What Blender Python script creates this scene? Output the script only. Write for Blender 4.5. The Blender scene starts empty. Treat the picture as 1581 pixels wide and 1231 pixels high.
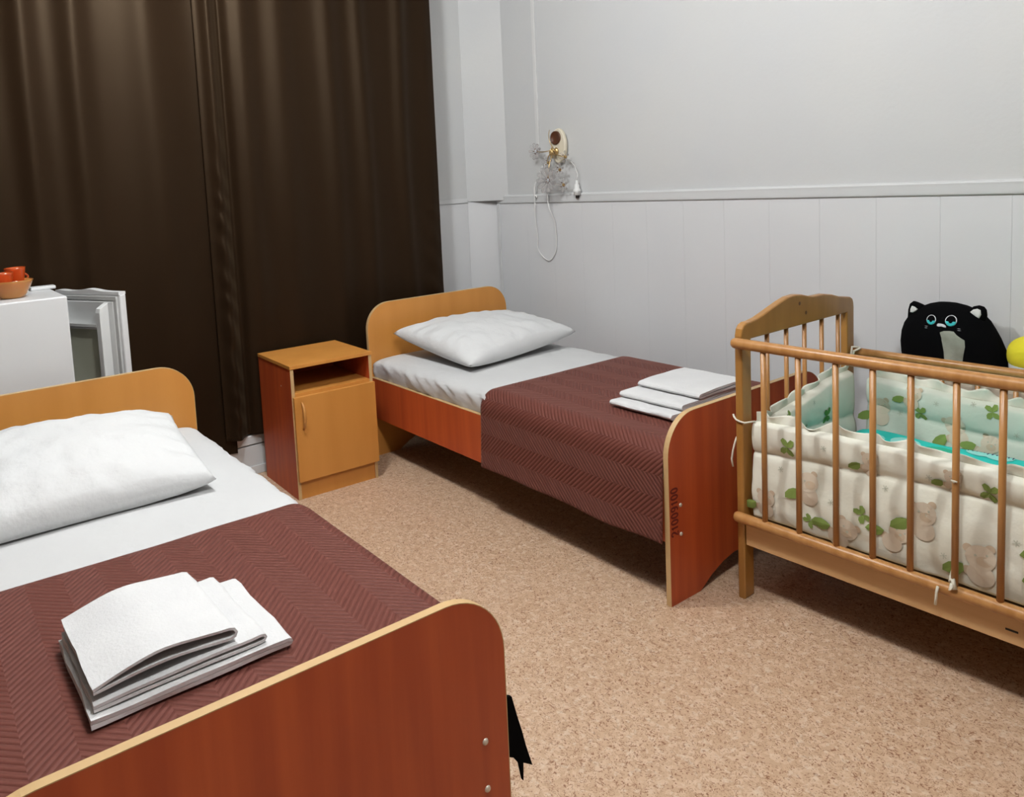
import bpy, bmesh, math, random
from mathutils import Vector, Matrix, noise as mnoise

S = bpy.context.scene
COL = S.collection
random.seed(7)
PI = math.pi

# ------------------------------------------------------------------ camera
cam_d = bpy.data.cameras.new('camera')
cam = bpy.data.objects.new('camera', cam_d)
COL.objects.link(cam)
FPX, CX, CY = 1174.5906, 686.9856, 396.0353
CR = Vector((0.5946343, 0.80233057, -0.05172718))
CU = Vector((-0.04384817, 0.09660467, 0.99435651))
CF = Vector((-0.80279972, 0.58901035, -0.09262518))
m = Matrix((CR, CU, -CF)).transposed().to_4x4()
m.translation = Vector((3.7600346, -2.98335286, 1.41513509))
cam.matrix_world = m
cam_d.sensor_width = 36.0
cam_d.lens = FPX / 1581.0 * 36.0
cam_d.shift_x = (790.5 - CX) / 1581.0
cam_d.shift_y = (CY - 615.5) / 1581.0
cam_d.clip_start = 0.02
S.camera = cam

# ------------------------------------------------------------------ world, exposure
w = bpy.data.worlds.new('world')
S.world = w
w.use_nodes = True
w.node_tree.nodes['Background'].inputs[0].default_value = (0.9, 0.95, 1.0, 1)
w.node_tree.nodes['Background'].inputs[1].default_value = 0.02
S.view_settings.view_transform = 'Standard'
S.view_settings.look = 'None'
S.view_settings.gamma = 1.0
S.view_settings.use_curve_mapping = False
S.view_settings.exposure = 0.0
S.cycles.diffuse_bounces = 2
LAMPS = [((3.15, -2.10, 2.78), 165.0), ((1.45, -2.00, 2.78), 175.0)]  # the second is an added fill lamp that evens out the light

# ------------------------------------------------------------------ materials
def srgb(r, g, b):
    f = lambda c: (c / 255 / 12.92) if c / 255 <= 0.04045 else ((c / 255 + 0.055) / 1.055) ** 2.4
    return (f(r), f(g), f(b), 1)

def newmat(name, col, rough=0.6, **kw):
    mt = bpy.data.materials.new(name)
    mt.use_nodes = True
    b = mt.node_tree.nodes['Principled BSDF']
    b.inputs['Base Color'].default_value = col
    b.inputs['Roughness'].default_value = rough
    for k, v in kw.items():
        b.inputs[k.replace('_', ' ')].default_value = v
    return mt

def nodes(mt):
    nt = mt.node_tree
    return nt, nt.nodes, nt.links, nt.nodes['Principled BSDF']

def add_noise_tint(mt, c1, c2, scale=5, detail=4, coord='Object', stretch=(1, 1, 1), lo=0.35, hi=0.65, bump=0, bscale=None):
    nt, N, L, b = nodes(mt)
    tc = N.new('ShaderNodeTexCoord'); mp = N.new('ShaderNodeMapping')
    mp.inputs['Scale'].default_value = stretch
    L.new(tc.outputs[coord], mp.inputs['Vector'])
    n = N.new('ShaderNodeTexNoise'); n.inputs['Scale'].default_value = scale; n.inputs['Detail'].default_value = detail
    L.new(mp.outputs['Vector'], n.inputs['Vector'])
    r = N.new('ShaderNodeValToRGB')
    r.color_ramp.elements[0].position = lo; r.color_ramp.elements[1].position = hi
    r.color_ramp.elements[0].color = c1; r.color_ramp.elements[1].color = c2
    L.new(n.outputs['Fac'], r.inputs['Fac']); L.new(r.outputs['Color'], b.inputs['Base Color'])
    if bump:
        n2 = N.new('ShaderNodeTexNoise'); n2.inputs['Scale'].default_value = bscale or scale; n2.inputs['Detail'].default_value = 5
        L.new(mp.outputs['Vector'], n2.inputs['Vector'])
        bp = N.new('ShaderNodeBump'); bp.inputs['Strength'].default_value = 1.0; bp.inputs['Distance'].default_value = bump
        L.new(n2.outputs['Fac'], bp.inputs['Height']); L.new(bp.outputs['Normal'], b.inputs['Normal'])
    return mt

def wood(name, c1, c2, rough=0.38, stretch=(14, 14, 0.8), scale=2.2):
    return add_noise_tint(newmat(name, c1, rough), c1, c2, scale=scale, detail=6, stretch=stretch, lo=0.36, hi=0.66)

M = {}
M['wall'] = add_noise_tint(newmat('wall_paint', (0.7, 0.7, 0.7, 1), 0.55), (0.59, 0.60, 0.605, 1), (0.615, 0.62, 0.61, 1), scale=1.6, bump=0.0006, bscale=60)
M['panel'] = add_noise_tint(newmat('wainscot_paint', (0.7, 0.7, 0.7, 1), 0.42), (0.70, 0.71, 0.72, 1), (0.725, 0.73, 0.735, 1), scale=2)
M['trim'] = newmat('trim_paint', (0.66, 0.67, 0.67, 1), 0.35)
M['ceiling'] = newmat('ceiling_paint', (0.55, 0.54, 0.52, 1), 0.8)
M['wall_unseen'] = add_noise_tint(newmat('unseen_wall_dark', (0.2, 0.15, 0.1, 1), 0.8), (0.15, 0.11, 0.08, 1), (0.20, 0.15, 0.11, 1), scale=6)  # for walls out of view, toned dark to cut bounced light
M['duct'] = newmat('duct_plastic', (0.68, 0.68, 0.67, 1), 0.4)
M['alder'] = wood('alder_laminate', (0.60, 0.252, 0.050, 1), (0.65, 0.282, 0.060, 1), rough=0.40, stretch=(5, 5, 0.5))
M['alder_shade'] = wood('alder_laminate_shaded', (0.43, 0.066, 0.015, 1), (0.55, 0.100, 0.023, 1), rough=0.48, stretch=(9, 9, 0.45))  # same alder, redder and darker: shade put into the colour
M['edge'] = newmat('edge_band', (0.60, 0.40, 0.19, 1), 0.45)
M['cribwood'] = wood('crib_lacquered_wood', (0.36, 0.165, 0.036, 1), (0.43, 0.205, 0.050, 1), rough=0.30, scale=3, stretch=(6, 6, 1))
M['cribbar'] = wood('crib_bar_wood', (0.40, 0.18, 0.050, 1), (0.50, 0.25, 0.085, 1), rough=0.32, scale=3)
M['cribboard'] = wood('crib_pale_board', (0.66, 0.39, 0.17, 1), (0.74, 0.46, 0.22, 1), rough=0.45, stretch=(0.8, 12, 12))
M['knot'] = newmat('wood_knot', (0.12, 0.045, 0.012, 1), 0.5)
M['dark'] = newmat('dark_hole', (0.02, 0.012, 0.008, 1), 0.7)
M['sheet'] = add_noise_tint(newmat('white_sheet', (0.82, 0.83, 0.83, 1), 0.85), (0.63, 0.635, 0.635, 1), (0.66, 0.665, 0.66, 1), scale=3, bump=0.006, bscale=9)
M['pillow'] = add_noise_tint(newmat('white_pillowcase', (0.82, 0.83, 0.83, 1), 0.85), (0.69, 0.70, 0.70, 1), (0.72, 0.725, 0.72, 1), scale=3, bump=0.018, bscale=7)
M['towel'] = add_noise_tint(newmat('white_towel', (0.82, 0.82, 0.82, 1), 0.95), (0.69, 0.69, 0.69, 1), (0.73, 0.73, 0.725, 1), scale=12, bump=0.0015, bscale=160)
M['fridge'] = newmat('fridge_enamel', (0.72, 0.73, 0.73, 1), 0.35)
M['liner'] = newmat('fridge_liner', (0.70, 0.71, 0.70, 1), 0.4)
M['olive'] = newmat('door_lower_liner', (0.66, 0.67, 0.52, 1), 0.5)
M['gasket'] = newmat('door_gasket', (0.52, 0.53, 0.52, 1), 0.6)
M['gold'] = newmat('brass', (0.62, 0.44, 0.20, 1), 0.3, Metallic=0.9)
M['cream'] = newmat('cream_plate', (0.72, 0.66, 0.52, 1), 0.35)
M['brown'] = newmat('brown_socket', (0.10, 0.035, 0.015, 1), 0.4)
M['plastic'] = newmat('white_plastic', (0.82, 0.82, 0.80, 1), 0.4)
M['handle'] = newmat('wood_tone_handle', (0.58, 0.26, 0.07, 1), 0.25)
M['screw'] = newmat('screw_cap', (0.70, 0.62, 0.52, 1), 0.3, Metallic=0.3)
M['ink'] = newmat('stencil_ink', (0.14, 0.008, 0.006, 1), 0.6)
M['black_cloth'] = newmat('black_plush', (0.003, 0.003, 0.0035, 1), 0.95, Specular_IOR_Level=0.05)
M['shadefab'] = newmat('shaded_cover_black', (0.003, 0.003, 0.003, 1), 0.95, Specular_IOR_Level=0.05)  # black that stands for shade on the cover corner
M['greybelly'] = add_noise_tint(newmat('grey_plush', (0.3, 0.3, 0.27, 1), 0.95), (0.25, 0.26, 0.21, 1), (0.36, 0.37, 0.31, 1), scale=18)
M['whiteplush'] = newmat('white_plush', (0.75, 0.75, 0.72, 1), 0.95)
M['greyplush'] = newmat('pale_grey_felt', (0.62, 0.63, 0.66, 1), 0.9)
M['eyeteal'] = newmat('teal_eye', (0.03, 0.50, 0.52, 1), 0.35)
M['eyewhite'] = newmat('eye_rim', (0.70, 0.70, 0.72, 1), 0.5)
M['yellow'] = newmat('yellow_plush', (0.75, 0.66, 0.03, 1), 0.95)
M['beige'] = add_noise_tint(newmat('beige_upholstery', (0.5, 0.4, 0.3, 1), 0.9), (0.50, 0.42, 0.32, 1), (0.58, 0.50, 0.40, 1), scale=8)
M['fabric'] = add_noise_tint(newmat('bumper_cotton', (0.72, 0.72, 0.6, 1), 0.9), (0.80, 0.785, 0.66, 1), (0.86, 0.85, 0.74, 1), scale=4, bump=0.008, bscale=8)
M['fabricgreen'] = add_noise_tint(newmat('bumper_pale_green_cotton', (0.6, 0.7, 0.58, 1), 0.9), (0.62, 0.67, 0.56, 1), (0.70, 0.73, 0.64, 1), scale=3, bump=0.009, bscale=8)
M['leafgreen'] = newmat('print_green', (0.22, 0.31, 0.07, 1), 0.9)
M['leafgreen2'] = newmat('print_deep_green', (0.10, 0.27, 0.05, 1), 0.9)
M['bear'] = newmat('print_peach', (0.60, 0.47, 0.33, 1), 0.9)
M['bear2'] = newmat('print_cream', (0.68, 0.58, 0.45, 1), 0.9)
M['sprig'] = newmat('print_grey_green', (0.50, 0.51, 0.40, 1), 0.9)
M['tie'] = newmat('cotton_tie', (0.74, 0.70, 0.58, 1), 0.9)
M['teal'] = newmat('turquoise_cotton', (0.02, 0.60, 0.52, 1), 0.85)
M['teal2'] = newmat('pale_turquoise_print', (0.30, 0.75, 0.68, 1), 0.85)
M['teal3'] = newmat('green_print', (0.02, 0.45, 0.28, 1), 0.85)
M['navy'] = newmat('navy_print', (0.03, 0.06, 0.12, 1), 0.85)

def orange_glass(name, col):
    mt = newmat(name, col, 0.08)
    b = mt.node_tree.nodes['Principled BSDF']
    b.inputs['Transmission Weight'].default_value = 0.6
    b.inputs['IOR'].default_value = 1.45
    return mt
M['orange'] = orange_glass('orange_glass', (0.88, 0.15, 0.03, 1))
M['amber'] = orange_glass('amber_glass', (0.85, 0.42, 0.12, 1))
def crystal():
    mt = newmat('crystal_bead', (0.80, 0.76, 0.75, 1), 0.08)
    mt.node_tree.nodes['Principled BSDF'].inputs['Transmission Weight'].default_value = 0.85
    mt.node_tree.nodes['Principled BSDF'].inputs['Alpha'].default_value = 0.55
    return mt
M['crystal'] = crystal()

def floor_mat():
    mt = newmat('flecked_linoleum', (0.5, 0.3, 0.2, 1), 0.42)
    nt, N, L, b = nodes(mt)
    tc = N.new('ShaderNodeTexCoord')
    n0 = N.new('ShaderNodeTexNoise'); n0.inputs['Scale'].default_value = 1.3; n0.inputs['Detail'].default_value = 2
    L.new(tc.outputs['Object'], n0.inputs['Vector'])
    # warped coordinates so that the flecks look torn
    nw = N.new('ShaderNodeTexNoise'); nw.inputs['Scale'].default_value = 55; nw.inputs['Detail'].default_value = 3
    L.new(tc.outputs['Object'], nw.inputs['Vector'])
    mx = N.new('ShaderNodeMixRGB'); mx.inputs[0].default_value = 0.022
    L.new(tc.outputs['Object'], mx.inputs[1]); L.new(nw.outputs['Color'], mx.inputs[2])
    v = N.new('ShaderNodeTexVoronoi'); v.inputs['Scale'].default_value = 85
    L.new(mx.outputs['Color'], v.inputs['Vector'])
    base = N.new('ShaderNodeValToRGB')
    e = base.color_ramp.elements
    e[0].position = 0.0; e[0].color = (0.56, 0.37, 0.235, 1)
    e[1].position = 1.0; e[1].color = (0.70, 0.51, 0.36, 1)
    e2 = base.color_ramp.elements.new(0.5); e2.color = (0.62, 0.42, 0.275, 1)
    sep = N.new('ShaderNodeSeparateColor'); L.new(v.outputs['Color'], sep.inputs[0])
    L.new(sep.outputs[0], base.inputs['Fac'])
    # dark flecks
    f = N.new('ShaderNodeTexNoise'); f.inputs['Scale'].default_value = 75; f.inputs['Detail'].default_value = 3.0; f.inputs['Roughness'].default_value = 0.65; f.inputs['Distortion'].default_value = 2.6
    L.new(tc.outputs['Object'], f.inputs['Vector'])
    rf = N.new('ShaderNodeValToRGB'); rf.color_ramp.elements[0].position = 0.545; rf.color_ramp.elements[1].position = 0.615
    L.new(f.outputs['Fac'], rf.inputs['Fac'])
    dm = N.new('ShaderNodeMixRGB'); dm.inputs[2].default_value = (0.20, 0.060, 0.016, 1)
    sc = N.new('ShaderNodeMath'); sc.operation = 'MULTIPLY'; sc.inputs[1].default_value = 0.85
    L.new(rf.outputs['Color'], sc.inputs[0]); L.new(sc.outputs[0], dm.inputs[0]); L.new(base.outputs['Color'], dm.inputs[1])
    # pale chips
    f2 = N.new('ShaderNodeTexNoise'); f2.inputs['Scale'].default_value = 46; f2.inputs['Detail'].default_value = 2
    mp = N.new('ShaderNodeMapping'); mp.inputs['Location'].default_value = (3.3, 7.1, 0); L.new(tc.outputs['Object'], mp.inputs['Vector']); L.new(mp.outputs['Vector'], f2.inputs['Vector'])
    r2 = N.new('ShaderNodeValToRGB'); r2.color_ramp.elements[0].position = 0.58; r2.color_ramp.elements[1].position = 0.68
    L.new(f2.outputs['Fac'], r2.inputs['Fac'])
    pm = N.new('ShaderNodeMixRGB'); pm.inputs[2].default_value = (0.76, 0.62, 0.48, 1)
    s2 = N.new('ShaderNodeMath'); s2.operation = 'MULTIPLY'; s2.inputs[1].default_value = 0.6
    L.new(r2.outputs['Color'], s2.inputs[0]); L.new(s2.outputs[0], pm.inputs[0]); L.new(dm.outputs['Color'], pm.inputs[1])
    L.new(pm.outputs['Color'], b.inputs['Base Color'])
    return mt
M['floor'] = floor_mat()

def curtain_mat():
    mt = newmat('brown_satin', (0.015, 0.0078, 0.0037, 1), 0.5)
    b = mt.node_tree.nodes['Principled BSDF']
    b.inputs['Sheen Weight'].default_value = 0.15
    b.inputs['Sheen Roughness'].default_value = 0.4
    b.inputs['Sheen Tint'].default_value = (0.6, 0.42, 0.25, 1)
    b.inputs['Specular IOR Level'].default_value = 0.17
    b.inputs['Specular Tint'].default_value = (1.0, 0.75, 0.5, 1)
    return mt
M['curtain'] = curtain_mat()

def quilt_mat():
    """herringbone stitched satin; uv in metres: u along the bed, v across it"""
    mt = newmat('brown_herringbone_quilt', (0.150, 0.044, 0.031, 1), 0.65)
    nt, N, L, b = nodes(mt)
    b.inputs['Sheen Weight'].default_value = 0.22
    b.inputs['Sheen Roughness'].default_value = 0.25
    b.inputs['Sheen Tint'].default_value = (0.85, 0.58, 0.50, 1)
    b.inputs['Specular IOR Level'].default_value = 0.3
    uv = N.new('ShaderNodeUVMap'); uv.uv_map = 'UVMap'
    sp = N.new('ShaderNodeSeparateXYZ'); L.new(uv.outputs['UV'], sp.inputs[0])
    pp = N.new('ShaderNodeMath'); pp.operation = 'PINGPONG'; pp.inputs[1].default_value = 0.075
    L.new(sp.outputs['Y'], pp.inputs[0])
    ad = N.new('ShaderNodeMath'); ad.operation = 'ADD'
    L.new(sp.outputs['X'], ad.inputs[0]); L.new(pp.outputs[0], ad.inputs[1])
    ml = N.new('ShaderNodeMath'); ml.operation = 'MULTIPLY'; ml.inputs[1].default_value = 2 * PI / 0.019
    L.new(ad.outputs[0], ml.inputs[0])
    sn = N.new('ShaderNodeMath'); sn.operation = 'SINE'; L.new(ml.outputs[0], sn.inputs[0])
    ab = N.new('ShaderNodeMath'); ab.operation = 'ABSOLUTE'
    hm = N.new('ShaderNodeMath'); hm.operation = 'MULTIPLY'; hm.inputs[1].default_value = 0.5
    L.new(ml.outputs[0], hm.inputs[0])
    sn2 = N.new('ShaderNodeMath'); sn2.operation = 'SINE'; L.new(hm.outputs[0], sn2.inputs[0]); L.new(sn2.outputs[0], ab.inputs[0])
    n = N.new('ShaderNodeTexNoise'); n.inputs['Scale'].default_value = 6; L.new(uv.outputs['UV'], n.inputs['Vector'])
    nm = N.new('ShaderNodeMath'); nm.operation = 'MULTIPLY_ADD'; nm.inputs[1].default_value = 1.5; nm.inputs[2].default_value = 0.0
    L.new(n.outputs['Fac'], nm.inputs[0])
    ad2 = N.new('ShaderNodeMath'); ad2.operation = 'ADD'; L.new(ab.outputs[0], ad2.inputs[0]); L.new(nm.outputs[0], ad2.inputs[1])
    bp = N.new('ShaderNodeBump'); bp.inputs['Strength'].default_value = 1.0; bp.inputs['Distance'].default_value = 0.0030
    L.new(ad2.outputs[0], bp.inputs['Height']); L.new(bp.outputs['Normal'], b.inputs['Normal'])
    return mt
M['quilt'] = quilt_mat()

def emit_mat(strength):
    mt = bpy.data.materials.new('lamp_glass'); mt.use_nodes = True
    nt = mt.node_tree; nt.nodes.clear()
    o = nt.nodes.new('ShaderNodeOutputMaterial'); e = nt.nodes.new('ShaderNodeEmission')
    e.inputs[0].default_value = (0.975, 0.99, 1.0, 1); e.inputs[1].default_value = strength
    nt.links.new(e.outputs[0], o.inputs[0])
    return mt

# ------------------------------------------------------------------ helpers
def link(o, parent=None):
    COL.objects.link(o)
    if parent is not None:
        o.parent = parent
    return o

def mesh_obj(name, verts, faces, mat, parent=None, smooth=False, mats=None, fmat=None):
    me = bpy.data.meshes.new(name)
    me.from_pydata([tuple(v) for v in verts], [], faces)
    for mm in (mats or [mat]):
        me.materials.append(mm)
    if fmat:
        for p, k in zip(me.polygons, fmat):
            p.material_index = k
    if smooth:
        for p in me.polygons:
            p.use_smooth = True
    me.update()
    return link(bpy.data.objects.new(name, me), parent)

def bm_obj(name, bm, mat, parent=None, smooth=False, recalc=True):
    if recalc:
        bmesh.ops.recalc_face_normals(bm, faces=bm.faces)
    me = bpy.data.meshes.new(name)
    bm.to_mesh(me); bm.free()
    me.materials.append(mat)
    if smooth:
        for p in me.polygons:
            p.use_smooth = True
    return link(bpy.data.objects.new(name, me), parent)

def empty(name, loc=(0, 0, 0), rz=0.0):
    o = bpy.data.objects.new(name, None)
    o.empty_display_size = 0.1
    COL.objects.link(o)
    o.location = loc; o.rotation_euler = (0, 0, rz)
    return o

def tag(o, label, cat, group=None):
    o['label'] = label; o['category'] = cat
    if group: o['group'] = group
    return o

def struct(o, label=None, cat=None):
    o['kind'] = 'structure'
    if label: o['label'] = label
    if cat: o['category'] = cat
    return o

def box(name, lo, hi, mat, parent=None, bev=0.0, seg=2):
    bm = bmesh.new()
    bmesh.ops.create_cube(bm, size=1)
    for v in bm.verts:
        v.co = Vector([lo[i] + (v.co[i] + 0.5) * (hi[i] - lo[i]) for i in range(3)])
    if bev > 0:
        bmesh.ops.bevel(bm, geom=bm.edges[:], offset=bev, segments=seg, affect='EDGES', profile=0.5)
    return bm_obj(name, bm, mat, parent, smooth=False)

def tube_geo(pts, r, seg=10, cap=True):
    pts = [Vector(p) for p in pts]
    n = len(pts)
    rad = r if isinstance(r, (list, tuple)) else [r] * n
    verts, faces = [], []
    up = Vector((0, 0, 1))
    t0 = (pts[1] - pts[0]).normalized()
    if abs(t0.dot(up)) > 0.9: up = Vector((1, 0, 0))
    a = t0.cross(up).normalized()
    for i, p in enumerate(pts):
        t = (pts[min(i + 1, n - 1)] - pts[max(i - 1, 0)]).normalized()
        a = (a - t * a.dot(t)).normalized()
        b = t.cross(a)
        for k in range(seg):
            an = 2 * PI * k / seg
            verts.append(p + (a * math.cos(an) + b * math.sin(an)) * rad[i])
    for i in range(n - 1):
        for k in range(seg):
            k2 = (k + 1) % seg
            faces.append((i * seg + k, i * seg + k2, (i + 1) * seg + k2, (i + 1) * seg + k))
    if cap:
        faces.append(tuple(range(seg - 1, -1, -1)))
        faces.append(tuple((n - 1) * seg + k for k in range(seg)))
    return verts, faces

def tube(name, pts, r, mat, parent=None, seg=10):
    v, f = tube_geo(pts, r, seg)
    return mesh_obj(name, v, f, mat, parent, smooth=True)

def rod(name, a, b, r, mat, parent=None, seg=14, rnd=0.35):
    """turned rod with softly rounded ends"""
    a, b = Vector(a), Vector(b); d = (b - a).normalized()
    e = r * rnd * 2
    pts = [a, a + d * e * 0.15, a + d * e * 0.5, a + d * e, b - d * e, b - d * e * 0.5, b - d * e * 0.15, b]
    rr = [r * 0.55, r * 0.75, r * 0.93, r, r, r * 0.93, r * 0.75, r * 0.55]
    v, f = tube_geo(pts, rr, seg)
    return mesh_obj(name, v, f, mat, parent, smooth=True)

def lathe(name, prof, mat, parent=None, loc=(0, 0, 0), seg=28, sx=1, sy=1):
    verts, faces = [], []
    n = len(prof)
    for r, z in prof:
        for k in range(seg):
            an = 2 * PI * k / seg
            verts.append((loc[0] + r * sx * math.cos(an), loc[1] + r * sy * math.sin(an), loc[2] + z))
    for i in range(n - 1):
        for k in range(seg):
            k2 = (k + 1) % seg
            faces.append((i * seg + k, i * seg + k2, (i + 1) * seg + k2, (i + 1) * seg + k))
    return mesh_obj(name, verts, faces, mat, parent, smooth=True)

def prism(name, outline, axis, lo, hi, mat, parent=None, bev=0.0, smooth=False):
    """outline: 2D points; axis 0: (y,z) outline extruded along x, axis 1: (x,z) along y, axis 2: (x,y) along z"""
    bm = bmesh.new()
    def P(q, t):
        if axis == 0: return (t, q[0], q[1])
        if axis == 1: return (q[0], t, q[1])
        return (q[0], q[1], t)
    A = [bm.verts.new(P(q, lo)) for q in outline]
    B = [bm.verts.new(P(q, hi)) for q in outline]
    n = len(outline)
    bm.faces.new(A); bm.faces.new(B[::-1])
    for i in range(n):
        j = (i + 1) % n
        bm.faces.new((A[j], A[i], B[i], B[j]))
    if bev > 0:
        bmesh.ops.recalc_face_normals(bm, faces=bm.faces)
        ed = [e for e in bm.edges if len(e.link_faces) == 2 and any(len(f.verts) == n for f in e.link_faces) and e.calc_face_angle(0) > 0.5]
        bmesh.ops.bevel(bm, geom=ed, offset=bev, segments=3, affect='EDGES', profile=0.5)
    return bm_obj(name, bm, mat, parent, smooth=smooth)

def grid_faces(nu, nv, wrap_u=False):
    f = []
    for i in range(nu if wrap_u else nu - 1):
        for j in range(nv - 1):
            i2 = (i + 1) % nu
            f.append((i * nv + j, i2 * nv + j, i2 * nv + j + 1, i * nv + j + 1))
    return f

def nz(x, y, z=0.0):
    return mnoise.noise(Vector((x, y, z)))

# ------------------------------------------------------------------ the room
WY = 0.15          # face of the long white wall
WX = -0.05         # wall behind the curtains
XR, YF, ZC = 5.2, -4.6, 3.0
RAIL_Z = 1.286
struct(box('floor', (-0.25, YF - 0.1, -0.05), (XR + 0.1, WY + 0.1, 0.0), M['floor']))
struct(box('ceiling', (-0.25, YF - 0.1, ZC), (XR + 0.1, WY + 0.1, ZC + 0.05), M['ceiling']))
wb = struct(box('wall_back', (-0.05, WY + 0.0062, 0), (XR, WY + 0.1, ZC), M['wall']))
struct(box('wall_left', (WX - 0.1, YF, 0), (WX, WY + 0.1, ZC), M['wall']))
struct(box('wall_right', (XR, YF - 0.1, 0), (XR + 0.1, WY + 0.1, ZC), M['wall_unseen']))
struct(box('wall_front', (-0.15, YF - 0.1, 0), (XR, YF, ZC), M['wall_unseen']))
# boxed-in pipe corner: one slanted face above the rail, a narrower one below
wc = struct(prism('wall_corner', [(WX, 0.012), (0.20, WY + 0.02), (WX, WY + 0.02)], 2, RAIL_Z + 0.02, ZC, M['wall']))
prism('lower_facing', [(WX, 0.012), (0.078, WY + 0.02), (WX, WY + 0.02)], 2, 0, RAIL_Z + 0.02, M['panel'], wc)
# wainscot boards, each its own, with hair joints
seams = [0.084, 0.352, 0.575, 0.798, 1.021, 1.244, 1.467, 1.690, 1.913, 2.137, 2.362, 2.587, 2.809, 3.03, 3.25, 3.47, 3.69, 3.91, 4.13, 4.35, 4.57, 4.79, 5.0, 5.2]
for a, b in zip(seams[:-1], seams[1:]):
    box('wall_panel', (a + 0.0003, WY, 0.0), (b - 0.0003, WY + 0.006, RAIL_Z + 0.01), M['panel'], wb)
# left strip of panelling beside the curtain and the little upright bead in the corner
wl_panel = box('wall_panel', (WX, -0.45, 0.0), (WX + 0.005, 0.008, RAIL_Z + 0.01), M['panel'], bpy.data.objects['wall_left'])
prof = [(WY + 0.0055, RAIL_Z - 0.002), (WY - 0.006, RAIL_Z - 0.001), (WY - 0.009, RAIL_Z + 0.003), (WY - 0.010, RAIL_Z + 0.010), (WY - 0.011, RAIL_Z + 0.034), (WY - 0.012, RAIL_Z + 0.042), (WY - 0.008, RAIL_Z + 0.049), (WY + 0.0055, RAIL_Z + 0.052)]
struct(prism('trim_1', prof, 0, 0.080, XR, M['trim']))
struct(box('trim_2', (WX, -0.45, RAIL_Z + 0.012), (WX + 0.012, 0.005, RAIL_Z + 0.040), M['trim'], bev=0.002))
struct(box('trim_3', (0.082, WY - 0.010, 0.0), (0.105, WY - 0.0005, RAIL_Z - 0.003), M['trim'], bev=0.002))
# boxed ledge below the curtain
bb = struct(box('baseboard_left', (WX, -4.5, 0.0), (0.112, -0.02, 0.150), M['trim'], bev=0.003))
box('ledge_cap', (WX, -4.5, 0.156), (0.116, -0.02, 0.205), M['trim'], bb, bev=0.004)
box('plinth_strip', (0.112, -4.5, 0.0), (0.120, -0.02, 0.045), M['trim'], bb, bev=0.003)

cd = tag(box('cable_trunking', (0.455, WY - 0.004, 1.60), (0.480, WY + 0.006, ZC - 0.01), M['duct'], bev=0.003),
         'thin white cable trunking running up the white wall', 'cable duct')

# ceiling lamp (above the picture) and an added fill lamp beside it
for (lp, ls), lb in zip(LAMPS, ('round glass ceiling lamp above the foot of the foreground bed', 'added unseen fill lamp above the nightstand side of the room')):
    lamp = tag(empty('ceiling_or_fill_lamp', (lp[0], lp[1], ZC)), lb, 'lamp', 'ceiling and fill lamps')
    lathe('lamp_base', [(0.0, -0.0005), (0.13, -0.0005), (0.13, -0.03), (0.09, -0.05), (0.0, -0.05)], M['plastic'], lamp)
    gl = lp[2] - ZC
    lathe('lamp_shade', [(0.001, gl - 0.125)] + [(0.125 * math.cos(t), gl + 0.125 * math.sin(t)) for t in [(-80 + 10 * k) * PI / 180 for k in range(15)]], emit_mat(ls), lamp)

# ------------------------------------------------------------------ curtains
def g(y, c, s): return math.exp(-((y - c) / s) ** 2)
LR = [(-2.45, 0.05), (-2.25, 0.055), (-1.94, 0.085), (-2.75, 0.07), (-3.0, 0.06), (-3.25, 0.07), (-3.55, 0.06), (-3.85, 0.07)]
RR = [(-1.49, 0.06), (-1.30, 0.075), (-1.02, 0.06), (-0.83, 0.05), (-0.58, 0.05)]
def curtain_panel(name, y0, y1, ny, z0, z1, nzv, fx, hemf, label):
    verts = []
    ys = [y0 + (y1 - y0) * i / (ny - 1) for i in range(ny)]
    for y in ys:
        zb = z0 + hemf(y)
        for j in range(nzv):
            z = zb + (z1 - zb) * j / (nzv - 1)
            verts.append((fx(y, z), y, z))
    o = mesh_obj(name, verts, grid_faces(ny, nzv), M['curtain'], smooth=True)
    so = o.modifiers.new('thickness', 'SOLIDIFY'); so.thickness = 0.0035; so.offset = -1
    return tag(o, label, 'curtain', 'brown window curtains')
def fxl(y, z):
    s = 0.4 + 0.6 * min(1, max(0, (z - 0.1) / 1.4))
    x = 0.138 + s * sum(0.030 * g(y + 0.02 * nz(z * 0.8, c * 3), c, wd) for c, wd in LR)
    x += 0.004 * nz(y * 6, z * 1.5)
    x -= 0.020 * g(y, -1.74, 0.10)
    return x
def fxr(y, z):
    s = 0.4 + 0.6 * min(1, max(0, (z - 0.1) / 1.4))
    x = 0.142 + s * sum(0.028 * g(y + 0.025 * nz(z * 0.7, c * 3), c, wd) for c, wd in RR)
    x += 0.004 * nz(y * 6 + 9, z * 1.5)
    x += 0.036 * g(y, -1.665, 0.030) - 0.026 * g(y, -1.595, 0.022)
    pk = max(0, min(1, (1.9 - z) / 0.6))
    x += pk * 0.007 * g(y, -1.655, 0.035) * math.sin(z * 46 + 5 * nz(z * 3, 2) + (y + 1.65) * 40)
    x += 0.012 * g(y, -0.40, 0.05) + (0.004 * math.sin(z * 40 + y * 30) * g(y, -0.42, 0.05) if z < 1.3 else 0)
    return x
curtain_panel('window_curtain', -4.1, -1.665, 300, 0.145, 2.95, 64, fxl, lambda y: 0.012 * nz(y * 4, 3) - 0.012 * max(0, (y + 1.85) / 0.2),
              'long dark brown satin curtain hanging behind the white fridge')
curtain_panel('window_curtain', -1.725, -0.352, 320, 0.212, 2.95, 184, fxr, lambda y: 0.006 * nz(y * 5, 8),
              'long dark brown satin curtain hanging behind the nightstand')
tag(rod('curtain_rail', (0.150, -4.2, 2.965), (0.150, -0.30, 2.965), 0.014, M['plastic']), 'white curtain rail under the ceiling carrying the brown curtains', 'curtain rail')

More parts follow.
